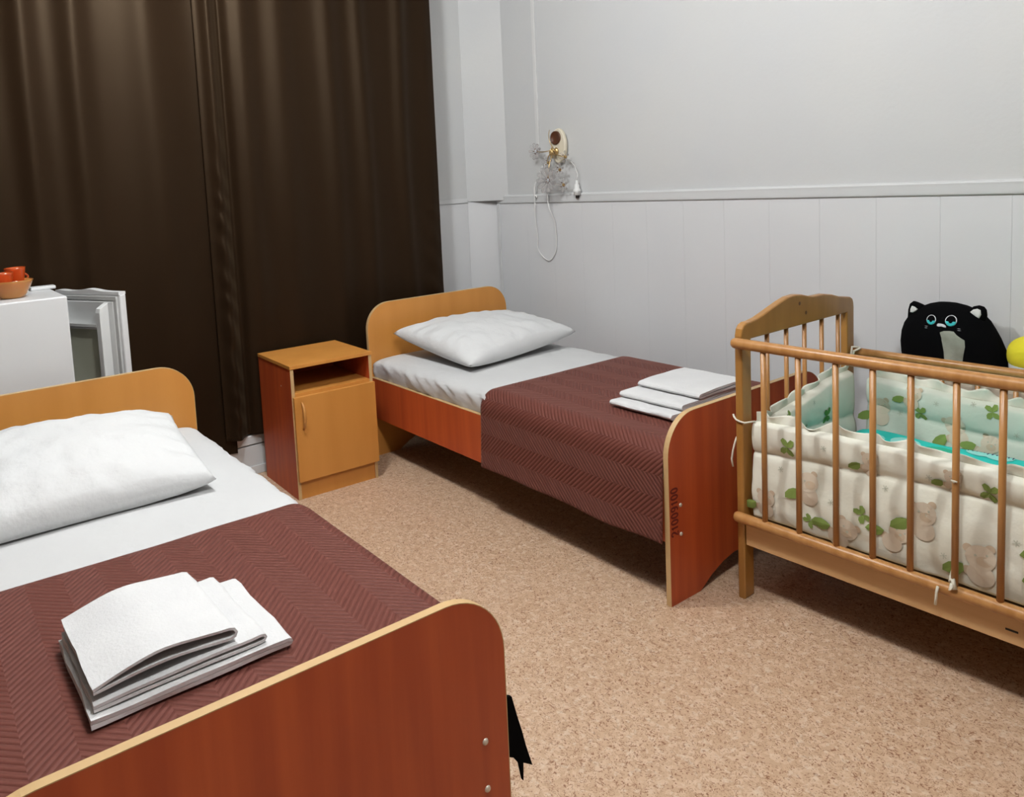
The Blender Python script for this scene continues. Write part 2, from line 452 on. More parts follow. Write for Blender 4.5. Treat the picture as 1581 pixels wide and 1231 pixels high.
# ------------------------------------------------------------------ beds
BW, BL, BT = 0.946, 1.915, 0.018
def round_board(h, w=BW, r=0.135, foot=0.155, arch=0.075):
    """outline in (y,z), y from -w to 0, rounded top corners, arched cut-out below"""
    pts = [(-w, 0.0)]
    for k in range(0, 13):
        a = PI - k * PI / 24
        pts.append((-w + r + r * math.cos(a), h - r + r * math.sin(a)))
    for k in range(0, 13):
        a = PI / 2 - k * PI / 24
        pts.append((-r + r * math.cos(a), h - r + r * math.sin(a)))
    pts.append((0.0, 0.0)); pts.append((-foot, 0.0))
    n = 10
    for k in range(1, n):
        t = k / n
        y = -foot - (w - 2 * foot) * t
        pts.append((y, arch * min(1.0, (math.sin(PI * t) * 1.35)) ** 0.8))
    pts.append((-w + foot, 0.0))
    return pts

def board(name, h, x0, x1, parent, fmat, r=0.135):
    o = round_board(h, r=r)
    b = prism(name, o, 0, x0, x1, fmat, parent)
    # tan edge band: a thin strip following the outline (top and sides)
    n_top = 1 + 13 + 13 + 1
    verts, faces = [], []
    path = o[:n_top]
    for i, (y, z) in enumerate(path):
        # outward normal
        p0 = path[max(i - 1, 0)]; p1 = path[min(i + 1, len(path) - 1)]
        tx, tz = p1[0] - p0[0], p1[1] - p0[1]; l = math.hypot(tx, tz)
        ny, nzz = -tz / l, tx / l
        for x in (x0 - 0.0003, x1 + 0.0003):
            for d in (0.0012, -0.0006):
                verts.append((x, y + ny * d, max(z + nzz * d, 0.0005)))
    for i in range(len(path) - 1):
        a, c = i * 4, (i + 1) * 4
        faces += [(a, c, c + 2, a + 2), (a, a + 1, c + 1, c), (a + 2, c + 2, c + 3, a + 3), (a + 1, a + 3, c + 3, c + 1)]
    faces += [(0, 2, 3, 1), (len(path) * 4 - 4, len(path) * 4 - 3, len(path) * 4 - 1, len(path) * 4 - 2)]
    mesh_obj('edge_band', verts, faces, M['edge'], b)
    return b

SCREW_Z = (0.332, 0.2331)
def make_bed(loc, rz, hh, hf, label):
    t = tag(empty('bed', loc, rz), label, 'bed', 'single beds')
    board('headboard', hh, -BT, 0, t, M['alder'])
    fb = board('footboard', hf, BL - BT, BL, t, M['alder_shade'])
    for y0, y1 in ((-BW + 0.004, -BW + 0.022), (-0.022, -0.004)):
        r = box('side_rail', (0.0, y0, 0.2145), (BL - BT, y1, 0.428), M['alder_shade'], t)
        box('edge_band', (0.0, y0 - 0.0004, 0.428), (BL - BT, y1 + 0.0004, 0.4295), M['edge'], r)
    box('base_panel', (0.0, -BW + 0.022, 0.36), (BL - BT, -0.022, 0.378), M['edge'], t)
    for y in (-0.057, -BW + 0.057):
        for z in SCREW_Z:
            lathe('screw_cap', [(0.0, 0.0042), (0.0035, 0.004), (0.006, 0.0025), (0.007, 0.0)], M['screw'], fb, seg=12)
            o = bpy.context.scene.collection.objects[-1]
            o.rotation_euler = (0, PI / 2, 0); o.location = (BL, y, z)
    return t

A_LOC, A_RZ = (0.7431, -2.0489, 0), -0.0165
B_LOC, B_RZ = (0.35, -0.05, 0), -0.0165
bedA = make_bed(A_LOC, A_RZ, 0.765, 0.6354, 'wooden single bed in the foreground in front of the white fridge')
bedB = make_bed(B_LOC, B_RZ, 0.815, 0.6354, 'wooden single bed along the white wall with a number stencilled on its footboard')

# stencilled inventory number on the far bed's footboard
fbB = [c for c in bedB.children if c.name.startswith('footboard')][0]
DIG = {
    '0': [[(0.5 + 0.42 * math.cos(2 * PI * k / 20), 0.5 + 0.48 * math.sin(2 * PI * k / 20)) for k in range(21)]],
    '1': [[(0.15, 0.70), (0.55, 0.98), (0.55, 0.02)]],
    '2': [[(0.10, 0.72), (0.18, 0.90), (0.45, 0.98), (0.75, 0.92), (0.88, 0.74), (0.80, 0.56), (0.45, 0.30), (0.10, 0.04), (0.92, 0.04)]],
    '9': [[(0.85, 0.68), (0.75, 0.48), (0.50, 0.42), (0.22, 0.48), (0.10, 0.70), (0.22, 0.92), (0.50, 0.98), (0.78, 0.92), (0.88, 0.70), (0.86, 0.40), (0.70, 0.10), (0.45, 0.02), (0.16, 0.10)]],
}
def ribbon(path, wd, f):
    vs, fs = [], []
    for i, p in enumerate(path):
        a = path[max(i - 1, 0)]; b = path[min(i + 1, len(path) - 1)]
        dx, dy = b[0] - a[0], b[1] - a[1]; l = math.hypot(dx, dy) or 1
        vs.append(f(p[0] - dy / l * wd, p[1] + dx / l * wd)); vs.append(f(p[0] + dy / l * wd, p[1] - dx / l * wd))
    for i in range(len(path) - 1): fs.append((2 * i, 2 * i + 2, 2 * i + 3, 2 * i + 1))
    return vs, fs
zc = 0.2345
for ch in '21009100':
    wz = 0.0165 if ch != '1' else 0.0125
    hy = 0.034
    path = DIG[ch][0]
    zz0 = zc
    # text runs upwards, the tops of the digits point to the bed side
    path_m = [(px * wz, py * hy) for px, py in path]
    vs, fs = ribbon(path_m, 0.0033, lambda a, b: (BL + 0.0006, -BW + 0.0425 - b, zz0 + a))
    d = mesh_obj('stencilled_digit', vs, fs, M['ink'], fbB)
    d['label'] = 'dark red stencilled digit ' + ch
    zc += wz + 0.0055

MT = 0.530   # mattress top
def make_mattress(loc, rz, label, seed):
    # rounded box as stacked superellipse cross-section along the bed
    nx, na = 90, 96
    verts = []
    y0, y1, z0, z1 = -BW + 0.026, -0.026, 0.380, MT
    cy, cz = (y0 + y1) / 2, (z0 + z1) / 2
    hy, hz = (y1 - y0) / 2, (z1 - z0) / 2
    for i in range(nx):
        x = 0.004 + (BL - BT - 0.010) * i / (nx - 1)
        e = min(i, nx - 1 - i) / 4.0
        k = 1.0 if e >= 1 else 1 - 0.16 * (1 - e) ** 2
        for j in range(na):
            a = 2 * PI * j / na
            ca, sa = math.cos(a), math.sin(a)
            n1 = 0.16
            yy = hy * math.copysign(abs(ca) ** n1, ca)
            zz = hz * math.copysign(abs(sa) ** 0.42, sa) * (k if sa > 0 else 1)
            wr = 0.0
            if abs(ca) > 0.25 and sa > -0.6:
                wr = 0.024 * nz(x * 13 + zz * 22 + seed, zz * 7 + seed) + 0.010 * nz(x * 30 + zz * 50, zz * 8)
            yb = cy + yy + math.copysign(wr, ca) * 0.8 * min(1, abs(ca) * 2)
            if zz + cz > 0.435: yb += math.copysign(0.010, ca) * abs(ca) ** 0.3
            yb = max(y0 - 0.004, min(y1 + 0.004, yb)) if zz + cz < 0.43 else yb
            zt = 0.004 * nz(x * 5 + seed, yy * 5) if sa > 0.3 else 0
            verts.append((x, yb, cz + zz + zt))
    f = grid_faces(nx, na)
    f += [(i * na + na - 1, (i + 1) * na + na - 1, (i + 1) * na, i * na) for i in range(nx - 1)]
    f.append(tuple(range(na))); f.append(tuple((nx - 1) * na + k for k in range(na - 1, -1, -1)))
    o = mesh_obj('mattress', verts, f, M['sheet'], smooth=True)
    o.location = loc; o.rotation_euler = (0, 0, rz)
    bm = bmesh.new(); bm.from_mesh(o.data); bmesh.ops.recalc_face_normals(bm, faces=bm.faces); bm.to_mesh(o.data); bm.free()
    return tag(o, label, 'mattress', 'mattresses under white sheets')
make_mattress(A_LOC, A_RZ, 'mattress under a smooth white sheet on the foreground bed', 3)
make_mattress(B_LOC, B_RZ, 'mattress under a wrinkled white sheet on the bed along the wall', 11)

def blanket(loc, rz, xs, hem_near, hem_far, label, seed=0):
    """hem_near: z of hem on the -y side, hem_far on the +y side (local)"""
    ya, yb = -BW - 0.006, 0.006
    zt = MT + 0.009
    r = 0.075
    path = []
    nd = 34
    for k in range(nd):
        path.append((ya, hem_near + (zt - r - hem_near) * k / nd))
    for k in range(11):
        a = PI - k * PI / 20
        path.append((ya + r + r * math.cos(a), zt - r + r * math.sin(a)))
    nt_ = 70
    for k in range(1, nt_):
        path.append((ya + r + (yb - ya - 2 * r) * k / nt_, zt))
    for k in range(11):
        a = PI / 2 - k * PI / 20
        path.append((yb - r + r * math.cos(a), zt - r + r * math.sin(a)))
    for k in range(1, nd + 1):
        path.append((yb, zt - r + (hem_far - zt + r) * k / nd))
    ln = [0]
    for p, q in zip(path[:-1], path[1:]): ln.append(ln[-1] + math.hypot(q[0] - p[0], q[1] - p[1]))
    nx = 110
    xe = BL - BT - 0.0015
    verts, uvs = [], []
    for i in range(nx):
        x = xs + (xe - xs) * i / (nx - 1)
        for (y, z), l in zip(path, ln):
            dy = dz = 0
            if z < zt - r:      # hanging part: gentle swell outward
                t = (zt - r - z) / (zt - r - min(hem_near, hem_far))
                sw = 0.014 * t + 0.008 * t * nz(x * 5 + seed, 2)
                dy = -sw if y < -0.4 else sw
                dz = 0.010 * t * nz(x * 4 + seed, 7)
            else:
                dz = 0.004 * nz(x * 3.2 + seed, y * 3.2)
                e = (x - xs)
                if e < 0.03: dz -= 0.004 * (1 - e / 0.03)
            wv = 0.004 * nz(y * 6 + z * 6, seed)
            verts.append((x + (wv if i == 0 else 0), y + dy, z + dz))
            uvs.append((x, l))
    n = len(path)
    f = grid_faces(nx, n)
    o = mesh_obj('blanket', verts, f, M['quilt'], smooth=True)
    uvl = o.data.uv_layers.new(name='UVMap')
    for lp in o.data.loops:
        uvl.data[lp.index].uv = uvs[lp.vertex_index]
    o.location = loc; o.rotation_euler = (0, 0, rz)
    so = o.modifiers.new('thickness', 'SOLIDIFY'); so.thickness = 0.005; so.offset = -1
    return tag(o, label, 'blanket', 'brown quilted bed covers')
blanket(A_LOC, A_RZ, 1.045, 0.2, 0.200, 'brown herringbone quilted cover on the foreground bed', seed=4)
blanket(B_LOC, B_RZ, 0.945, 0.212, 0.25, 'brown herringbone quilted cover hanging over the side of the wall bed', seed=9)

# corner of the cover beside the near bed's foot; black colour stands for shade
outl = [(-2.050, 0.360), (-2.028, 0.350), (-2.015, 0.300), (-2.004, 0.262), (-1.995, 0.225), (-1.979, 0.172), (-2.004, 0.190), (-2.006, 0.150), (-2.014, 0.192), (-2.030, 0.215), (-2.055, 0.230)]
bl = prism('cover_corner_shade', outl, 0, 2.604, 2.612, M['shadefab'])
tag(bl, 'ragged cover corner coloured black for shade beside the foot of the foreground bed', 'cloth')

# ------------------------------------------------------------------ pillows
def pillow(corners, thick, floor_z, label, seed):
    BLc, FLc, FRc, BRc = [Vector(c) for c in corners]
    n = 56
    def base(u, v):
        # u: from left to right, v: from back to front; sides bowed in a little
        p = (BLc * (1 - u) * (1 - v) + BRc * u * (1 - v) + FLc * (1 - u) * v + FRc * u * v)
        c = (BLc + FLc + FRc + BRc) / 4
        bow = 0.055 * (4 * u * (1 - u) * (1 - 4 * v * (1 - v)) + 4 * v * (1 - v) * (1 - 4 * u * (1 - u)))
        d = c - p; d.z = 0
        return p + d * bow * 0.9
    top, bot = [], []
    for i in range(n + 1):
        for j in range(n + 1):
            u, v = i / n, j / n
            p = base(u, v)
            eu, ev = 1 - (2 * u - 1) ** 2, 1 - (2 * v - 1) ** 2
            h = (max(eu, 0) ** 0.5) * (max(ev, 0) ** 0.5)
            h = (max(eu, 0) * max(ev, 0)) ** 0.36
            edge = min(u, 1 - u, v, 1 - v)
            wr = (0.010 * nz(u * 6 + seed, v * 6) + 0.006 * nz(u * 14 + seed, v * 9)) * min(1, edge * 8)
            # creases running in from the corners
            rad = 0.008 * math.sin((math.atan2(v - 0.5, u - 0.5)) * 18 + 3 * nz(u * 4, v * 4 + seed)) * max(0, 1 - edge * 5) * min(1, edge * 12)
            t = p + Vector((0, 0, thick * 0.56 * h + wr + rad))
            b = p - Vector((0, 0, thick * 0.44 * h))
            t.z = max(t.z, floor_z + 0.002); b.z = max(b.z, floor_z)
            if h == 0: b.z = t.z
            top.append(t); bot.append(b)
    m1 = n + 1
    verts = top + bot
    faces = []
    off = m1 * m1
    for i in range(n):
        for j in range(n):
            a = i * m1 + j
            faces.append((a, a + m1, a + m1 + 1, a + 1))
            faces.append((off + a, off + a + 1, off + a + m1 + 1, off + a + m1))
    bm = bmesh.new()
    vs = [bm.verts.new(v) for v in verts]
    for f in faces: bm.faces.new([vs[k] for k in f])
    bmesh.ops.remove_doubles(bm, verts=bm.verts, dist=0.0002)
    o = bm_obj('pillow', bm, M['pillow'], smooth=True)
    return tag(o, label, 'pillow', 'white bed pillows')
PZ = MT + 0.006
pillow([(0.405, -0.885, 0.655), (1.00, -0.845, 0.570), (0.955, -0.095, 0.612), (0.42, -0.115, 0.640)], 0.175, PZ, 'plump white pillow on the bed along the wall', 5)
pillow([(0.90, -2.96, 0.660), (1.50, -2.98, 0.560), (1.525, -2.245, 0.566), (0.935, -2.195, 0.625)], 0.19, PZ, 'creased white pillow on the foreground bed', 21)

# ------------------------------------------------------------------ towels
def towel(name, u0, u1, w0, w1, z0, layers, arch, flip, label, group, seed, th=0.0075, opening=0.0):
    """strip folded back and forth; profile runs along axis y (u0..u1, fold at u1), extruded along x from w0 to w1"""
    prof = []
    n = 16
    gap = th * 1.12
    pts = []
    for L in range(layers):
        z = z0 + th / 2 + L * gap
        rng = range(n + 1) if L % 2 == 0 else range(n, -1, -1)
        for k in rng:
            t = k / n
            top = (L == layers - 1)
            a = arch * (math.sin(PI * min(1, max(0, t))) ** 1.2) * (1.0 if top else (0.35 if L == layers - 2 else 0.0))
            if top: a += opening * t ** 3
            pts.append((t, z + a))
        if L < layers - 1:
            zlo = pts[-1][1]; zhi = z + gap + (opening if (L == layers - 2 and L % 2 == 0) else 0.0); c = (zlo + zhi) / 2; hg = (zhi - zlo) / 2
            s = 1 if L % 2 == 0 else -1
            t_end = 1.0 if L % 2 == 0 else 0.0
            for k in range(1, 4):
                an = -PI / 2 + PI * k / 4
                pts.append((t_end + s * 1.3 * hg / abs(u1 - u0) * math.cos(an), c + hg * math.sin(an)))
    # thicken
    P = [(u0 + (u1 - u0) * t, z) for t, z in pts]
    left, right = [], []
    for i, (u, z) in enumerate(P):
        p0 = P[max(i - 1, 0)]; p1 = P[min(i + 1, len(P) - 1)]
        tx, tz = p1[0] - p0[0], p1[1] - p0[1]; l = math.hypot(tx, tz) or 1
        nx_, nz_ = -tz / l, tx / l
        left.append((u + nx_ * th / 2, z + nz_ * th / 2)); right.append((u - nx_ * th / 2, z - nz_ * th / 2))
    ring = left + right[::-1]
    nw = 10
    verts = []
    for i in range(nw + 1):
        t = i / nw
        for (u, z) in ring:
            x = w0 + (w1 - w0) * t + 0.004 * nz(u * 9 + seed, z * 40)
            zz = z + 0.0050 * nz(u * 9 + seed, t * 3) * min(1, (z - z0) / (th * 3))
            verts.append((x, u + 0.004 * nz(t * 5 + seed, z * 30), max(zz, z0)))
    m_ = len(ring)
    faces = []
    for i in range(nw):
        for j in range(m_):
            j2 = (j + 1) % m_
            faces.append((i * m_ + j, i * m_ + j2, (i + 1) * m_ + j2, (i + 1) * m_ + j))
    np_ = len(P)
    for i in (0, nw):
        for j in range(np_ - 1):
            a, b, c, d = i * m_ + j, i * m_ + j + 1, i * m_ + m_ - 2 - j, i * m_ + m_ - 1 - j
            faces.append((a, b, c, d) if i == 0 else (d, c, b, a))
    bm = bmesh.new()
    vs = [bm.verts.new(v) for v in verts]
    for f in faces:
        try: bm.faces.new([vs[k] for k in f])
        except ValueError: pass
    o = bm_obj(name, bm, M['towel'], smooth=True)
    o.data.set_sharp_from_angle(angle=math.radians(50))
    return tag(o, label, 'towel', group)
TZ = MT + 0.0155
GA, GB = 'folded towels on the foreground bed', 'folded towels on the wall bed'
towel('folded_towel', -2.785, -2.430, 2.135, 2.432, TZ, 2, 0.0, False, 'folded white towel at the bottom of the stack on the foreground bed', GA, 1, th=0.0075)
towel('folded_towel', -2.778, -2.480, 2.135, 2.418, TZ + 0.0185, 2, 0.004, False, 'folded white towel in the middle of the stack on the foreground bed', GA, 2, th=0.0055, opening=0.008)
towel('folded_towel', -2.775, -2.535, 2.130, 2.408, TZ + 0.0430, 2, 0.024, False, 'arched white towel on top of the stack on the foreground bed', GA, 3, th=0.0050, opening=0.013)
TB = MT + 0.0155
towel('folded_towel', -0.36, -0.805, 1.82, 2.105, TB, 2, 0.0, True, 'folded white towel at the bottom of the stack on the wall bed', GB, 4, th=0.0090)
towel('folded_towel', -0.37, -0.745, 1.82, 2.105, TB + 0.0215, 2, 0.003, True, 'folded white towel in the middle of the stack on the wall bed', GB, 5, th=0.0090)
towel('folded_towel', -0.36, -0.650, 1.83, 2.110, TB + 0.0460, 2, 0.005, True, 'folded white towel on top of the stack on the wall bed', GB, 6, th=0.0090)

# ------------------------------------------------------------------ nightstand
NW, ND, NH = 0.4208, 0.400, 0.6322
ns = tag(empty('nightstand', (0.5828, -1.5606, 0), -0.0388), 'wooden nightstand with an open shelf and a door in front of the brown curtain', 'nightstand')
T = 0.016
# local: front at x = 0, back at x = -ND, y 0..NW
top = box('top', (-ND, -0.003, NH - T), (0.004, NW + 0.003, NH), M['alder'], ns, bev=0.0008, seg=1)
for y0 in (0.0, NW - T):
    sp_ = box('side_panel', (-ND, y0, 0.0), (0.0 - 0.001, y0 + T, NH - T), M['alder_shade'], ns)
    box('edge_band', (-0.001, y0, 0.0), (0.0, y0 + T, NH - T), M['edge'] if y0 == 0 else M['edge'], sp_)
box('back_panel', (-ND, T, 0.02), (-ND + 0.005, NW - T, NH - T), M['alder_shade'], ns)
box('shelf', (-ND + 0.005, T, 0.484), (-0.001, NW - T, 0.50), M['alder'], ns)
box('bottom_shelf', (-ND + 0.005, T, 0.086), (-0.004, NW - T, 0.102), M['alder_shade'], ns)
door = box('door', (0.0015, 0.004, 0.088), (0.0175, NW + 0.002, 0.486), M['alder'], ns, bev=0.0008, seg=1)
box('plinth', (-0.020, T, 0.0), (-0.004, NW - T, 0.085), M['alder'], ns)
hp = []
for k in range(15):
    t = k / 14
    hp.append((0.0175 + 0.026 * math.sin(PI * t) ** 0.6, 0.040, 0.335 + 0.125 * t))
tube('handle', hp, [0.005 + 0.0025 * math.sin(PI * k / 14) for k in range(15)], M['handle'], door, seg=10)
lathe('screw_cap', [(0.0, 0.001), (0.003, 0.001), (0.004, 0.0)], M['screw'], ns, seg=10)
sc1 = COL.objects[-1]; sc1.rotation_euler = (PI / 2, 0, 0); sc1.location = (-0.12, 0.0, 0.52)

# ------------------------------------------------------------------ fridge
FX0, FX1, FY0, FY1, FH = 0.205, 0.590, -2.90, -2.447, 1.072
fr = tag(empty('fridge', ((FX0 + FX1) / 2, (FY0 + FY1) / 2, 0)), 'small white fridge with its door ajar behind the foreground bed', 'fridge')
ox, oy = fr.location.x, fr.location.y
bm = bmesh.new()
bmesh.ops.create_cube(bm, size=1)
for v in bm.verts:
    v.co = Vector((FX0 - ox + (v.co.x + .5) * (FX1 - FX0), FY0 - oy + (v.co.y + .5) * (FY1 - FY0), 0.02 + (v.co.z + .5) * (FH - 0.02)))
bm.faces.ensure_lookup_table()
front = [f for f in bm.faces if f.normal.y > 0.9][0]
ri = bmesh.ops.inset_region(bm, faces=[front], thickness=0.035)
ext = bmesh.ops.extrude_discrete_faces(bm, faces=[front])['faces'][0]
bmesh.ops.translate(bm, verts=ext.verts, vec=(0, -0.36, 0))
be = [e for e in bm.edges if e.calc_length() > 0.2 and all(abs(abs(v.co.x) - (FX1 - FX0) / 2) < 1e-4 for v in e.verts)]
bmesh.ops.bevel(bm, geom=be, offset=0.006, segments=3, affect='EDGES', profile=0.5)
bm_obj('body', bm, M['fridge'], fr)
for sx in (-1, 1):
    for sy in (-1, 1):
        rod('foot', (sx * 0.16, sy * 0.19, 0.0), (sx * 0.16, sy * 0.19, 0.025), 0.018, M['gasket'], fr)
box('inner_shelf', (FX0 - ox + 0.04, FY1 - oy - 0.34, 0.62), (FX1 - ox - 0.04, FY1 - oy - 0.03, 0.626), M['liner'], fr)
# top hinge cover
box('hinge_cover', (FX0 - ox - 0.003, FY1 - oy - 0.075, FH + 0.0005), (FX0 - ox + 0.050, FY1 - oy + 0.018, FH + 0.014), M['fridge'], fr, bev=0.003)
# door, hinged at the curtain side; local u runs along the door, t outward
dr = empty('door', (FX0 - ox + 0.004, FY1 - oy + 0.004, 0)); dr.parent = fr; dr.rotation_euler = (0, 0, math.radians(27))
DW = 0.385
bm = bmesh.new(); bmesh.ops.create_cube(bm, size=1)
for v in bm.verts:
    v.co = Vector(((v.co.x + .5) * DW, 0.022 + (v.co.y + .5) * 0.030, 0.06 + (v.co.z + .5) * (FH - 0.085)))
bmesh.ops.bevel(bm, geom=bm.edges[:], offset=0.005, segments=2, affect='EDGES', profile=0.5)
# keep thing > part > sub-part: the door is its outer shell, the rest hangs on it
shell = bm_obj('door', bm, M['fridge'], fr)
shell.location = dr.location; shell.rotation_euler = dr.rotation_euler
bpy.data.objects.remove(dr)
# wavy top cap
cap_o = [(0.002, FH - 0.026)]
for k in range(0, 25):
    t = k / 24
    zt_ = FH - 0.014 + (0.010 * math.exp(-((t - 0.52) / 0.16) ** 2) + 0.004 * math.exp(-((t - 0.05) / 0.1) ** 2))
    cap_o.append((0.002 + (DW - 0.004) * t, zt_))
cap_o.append((DW - 0.002, FH - 0.026))
prism('top_cap', cap_o, 1, 0.020, 0.053, M['fridge'], shell)
# gasket ring
gk = bmesh.new()
def gbox(bmx, lo, hi):
    r_ = bmesh.ops.create_cube(bmx, size=1)
    for v in r_['verts']:
        v.co = Vector([lo[i] + (v.co[i] + .5) * (hi[i] - lo[i]) for i in range(3)])
gbox(gk, (0.012, 0.012, FH - 0.048), (DW - 0.012, 0.0215, FH - 0.032)); gbox(gk, (0.012, 0.012, 0.075), (DW - 0.012, 0.0215, 0.091))
gbox(gk, (0.012, 0.012, 0.0915), (0.028, 0.0215, FH - 0.0485)); gbox(gk, (DW - 0.028, 0.012, 0.0915), (DW - 0.012, 0.0215, FH - 0.0485))
bm_obj('gasket', gk, M['gasket'], shell)
box('inner_liner', (0.030, 0.010, 0.095), (DW - 0.030, 0.0215, FH - 0.052), M['liner'], shell, bev=0.003)
# side ribs of the liner that hold the shelves
for u0 in (0.045, DW - 0.082):
    prism('liner_rib', [(0.0095, FH - 0.056), (-0.030, FH - 0.075), (-0.034, FH - 0.092), (-0.034, 0.14), (0.0095, 0.11)], 0, u0, u0 + 0.026, M['liner'], shell, bev=0.003)
box('door_shelf', (0.072, -0.030, FH - 0.160), (DW - 0.083, 0.0095, FH - 0.150), M['liner'], shell, bev=0.002)
box('shelf_lip', (0.072, -0.034, FH - 0.150), (DW - 0.083, -0.030, FH - 0.138), M['liner'], shell)
box('lower_liner', (0.072, -0.004, 0.16), (DW - 0.083, 0.0095, FH - 0.164), M['olive'], shell)

# bowl and cups on the fridge
BX, BY = 0.44, -2.612
def bowl_prof(r, h, th, foot):
    o = [(0.0, 0.0), (foot, 0.0)]
    for k in range(1, 9):
        t = k / 8; o.append((foot + (r - foot) * t ** 0.75, h * t))
    i = [(p[0] - th, max(p[1], th)) for p in o[::-1][:-2]]
    return o + i + [(foot - th, th), (0.0, th)]
lathe('glass_bowl', bowl_prof(0.078, 0.068, 0.004, 0.040), M['amber'], None, (0, 0, 0), 32)
gb = COL.objects[-1]; gb.location = (BX, BY, FH + 0.0005); tag(gb, 'amber glass bowl standing on the fridge', 'bowl')
for (dx, dy, dz, tx, ty, lab) in ((-0.0305, 0.0245, 0.016, -0.02, -0.03, 'orange glass cup in the amber bowl, the farther and taller-standing one'), (0.0285, -0.0225, 0.014, 0.02, 0.03, 'orange glass cup in the amber bowl, the nearer one')):
    t = tag(empty('glass_cup', (BX + dx, BY + dy, FH + 0.004 + dz + (0.006 if dx < 0 else 0.006))), lab, 'cup', 'orange cups')
    t.rotation_euler = (tx, ty, 2.2 if dx < 0 else -1.0)
    r_ = 0.0375 if dx < 0 else 0.0345
    lathe('cup_body', bowl_prof(r_, 0.088 if dx < 0 else 0.078, 0.003, 0.020), M['orange'], t)
    pts = [(r_ * 0.93 + 0.022 * math.sin(PI * k / 8), 0, 0.062 - 0.034 * k / 8) for k in range(9)]
    tube('handle', pts, 0.004, M['orange'], t, seg=8)

# ------------------------------------------------------------------ crib
GW, GL = 0.762, 1.25
GLOC, GRZ = (2.3536, -0.811, 0), 0.0119
crib = tag(empty('crib', GLOC, GRZ), 'wooden baby crib with slatted sides beside the white wall', 'crib')
TOPZ = 0.865
arch_top = [(0.0, 0.80), (0.0, 0.885), (0.006, 0.907), (0.018, 0.919), (0.036, 0.925), (0.06, 0.925), (0.10, 0.930), (0.15, 0.942), (0.20, 0.955), (0.245, 0.966), (0.29, 0.975), (0.34, 0.977), (0.383, 0.972), (0.425, 0.962), (0.46, 0.956), (0.50, 0.955), (0.54, 0.954), (0.60, 0.944), (0.65, 0.931), (0.70, 0.923), (0.735, 0.918), (0.752, 0.910), (0.760, 0.895), (0.762, 0.875), (0.762, 0.80)]
def end_panel(x0):
    top = arch_top[1:-1]
    outline = [(0.0, 0.0)] + top + [(GW, 0.0), (GW - 0.055, 0.0), (GW - 0.055, 0.862), (GW / 2, TOPZ), (0.055, 0.868), (0.055, 0.0)]
    tb = prism('end_frame', outline, 0, x0, x0 + 0.026, M['cribwood'], crib, bev=0.005)
    for k in range(5):
        y = 0.172 + k * 0.1225 - 0.02 * 0
        if y < GW - 0.08:
            tube('slat', [(x0 + 0.013, y, 0.28), (x0 + 0.013, y, 0.872)], 0.0075, M['cribbar'], crib, seg=12)
    box('lower_rail', (x0 + 0.003, 0.055, 0.245), (x0 + 0.023, GW - 0.055, 0.292), M['cribwood'], crib, bev=0.004)
    return tb
hr = end_panel(0.0)
end_panel(GL - 0.026)
for (y, z) in ((0.362, 0.943), (0.405, 0.905)):
    o = lathe('wood_knot', [(0.0, 0.0004), (0.005, 0.0004), (0.007, 0.0)], M['knot'], hr, seg=12)
    o.rotation_euler = (0, PI / 2, 0); o.location = (0.0262, y, z)
# front side, hung on the outside of the posts
FYc = -0.019
rod('front_top_rail', (0.004, FYc, TOPZ), (GL - 0.004, FYc, TOPZ), 0.0172, M['cribbar'], crib, seg=20)
rod('front_bottom_rail', (0.004, FYc, 0.288), (GL - 0.004, FYc, 0.288), 0.0172, M['cribbar'], crib, seg=20)
for xw in (2.464, 2.575, 2.686, 2.788, 2.885, 2.992, 3.093, 3.199, 3.305, 3.411, 3.515):
    x = xw - GLOC[0]
    tube('slat', [(x, FYc, 0.290), (x, FYc, TOPZ - 0.002)], 0.0085, M['cribbar'], crib, seg=12)
bd = box('base_board', (0.030, 0.002, 0.190), (GL - 0.030, 0.020, 0.266), M['cribboard'], crib, bev=0.002)
box('board_slot', (0.745, 0.0008, 0.2235), (0.772, 0.0021, 0.2285), M['dark'], bd)
box('base_board', (0.030, GW - 0.020, 0.190), (GL - 0.030, GW - 0.002, 0.266), M['cribboard'], crib, bev=0.002)
# back side
BYc = GW + 0.002
rod('back_top_rail', (0.022, GW - 0.016, 0.708), (GL - 0.022, GW - 0.016, 0.708), 0.0155, M['cribbar'], crib, seg=20)
rod('back_bottom_rail', (0.024, GW - 0.016, 0.288), (GL - 0.024, GW - 0.016, 0.288), 0.0155, M['cribbar'], crib, seg=16)
for k in range(11):
    x = 0.115 + 0.108 * k - 0.0
    if x < GL - 0.05:
        tube('slat', [(x, GW - 0.016, 0.290), (x, GW - 0.016, 0.706)], 0.0075, M['cribbar'], crib, seg=12)
box('base_panel', (0.028, 0.0215, 0.254), (GL - 0.028, GW - 0.0215, 0.266), M['cribboard'], crib)

def in_crib(o):
    o.location = GLOC; o.rotation_euler = (0, 0, GRZ); return o

# mattress
o = box('crib_mattress', (0.105, 0.105, 0.267), (GL - 0.105, GW - 0.105, 0.410), M['sheet'], None, bev=0.03, seg=4)
in_crib(o); tag(o, 'white mattress lying inside the wooden crib', 'mattress')

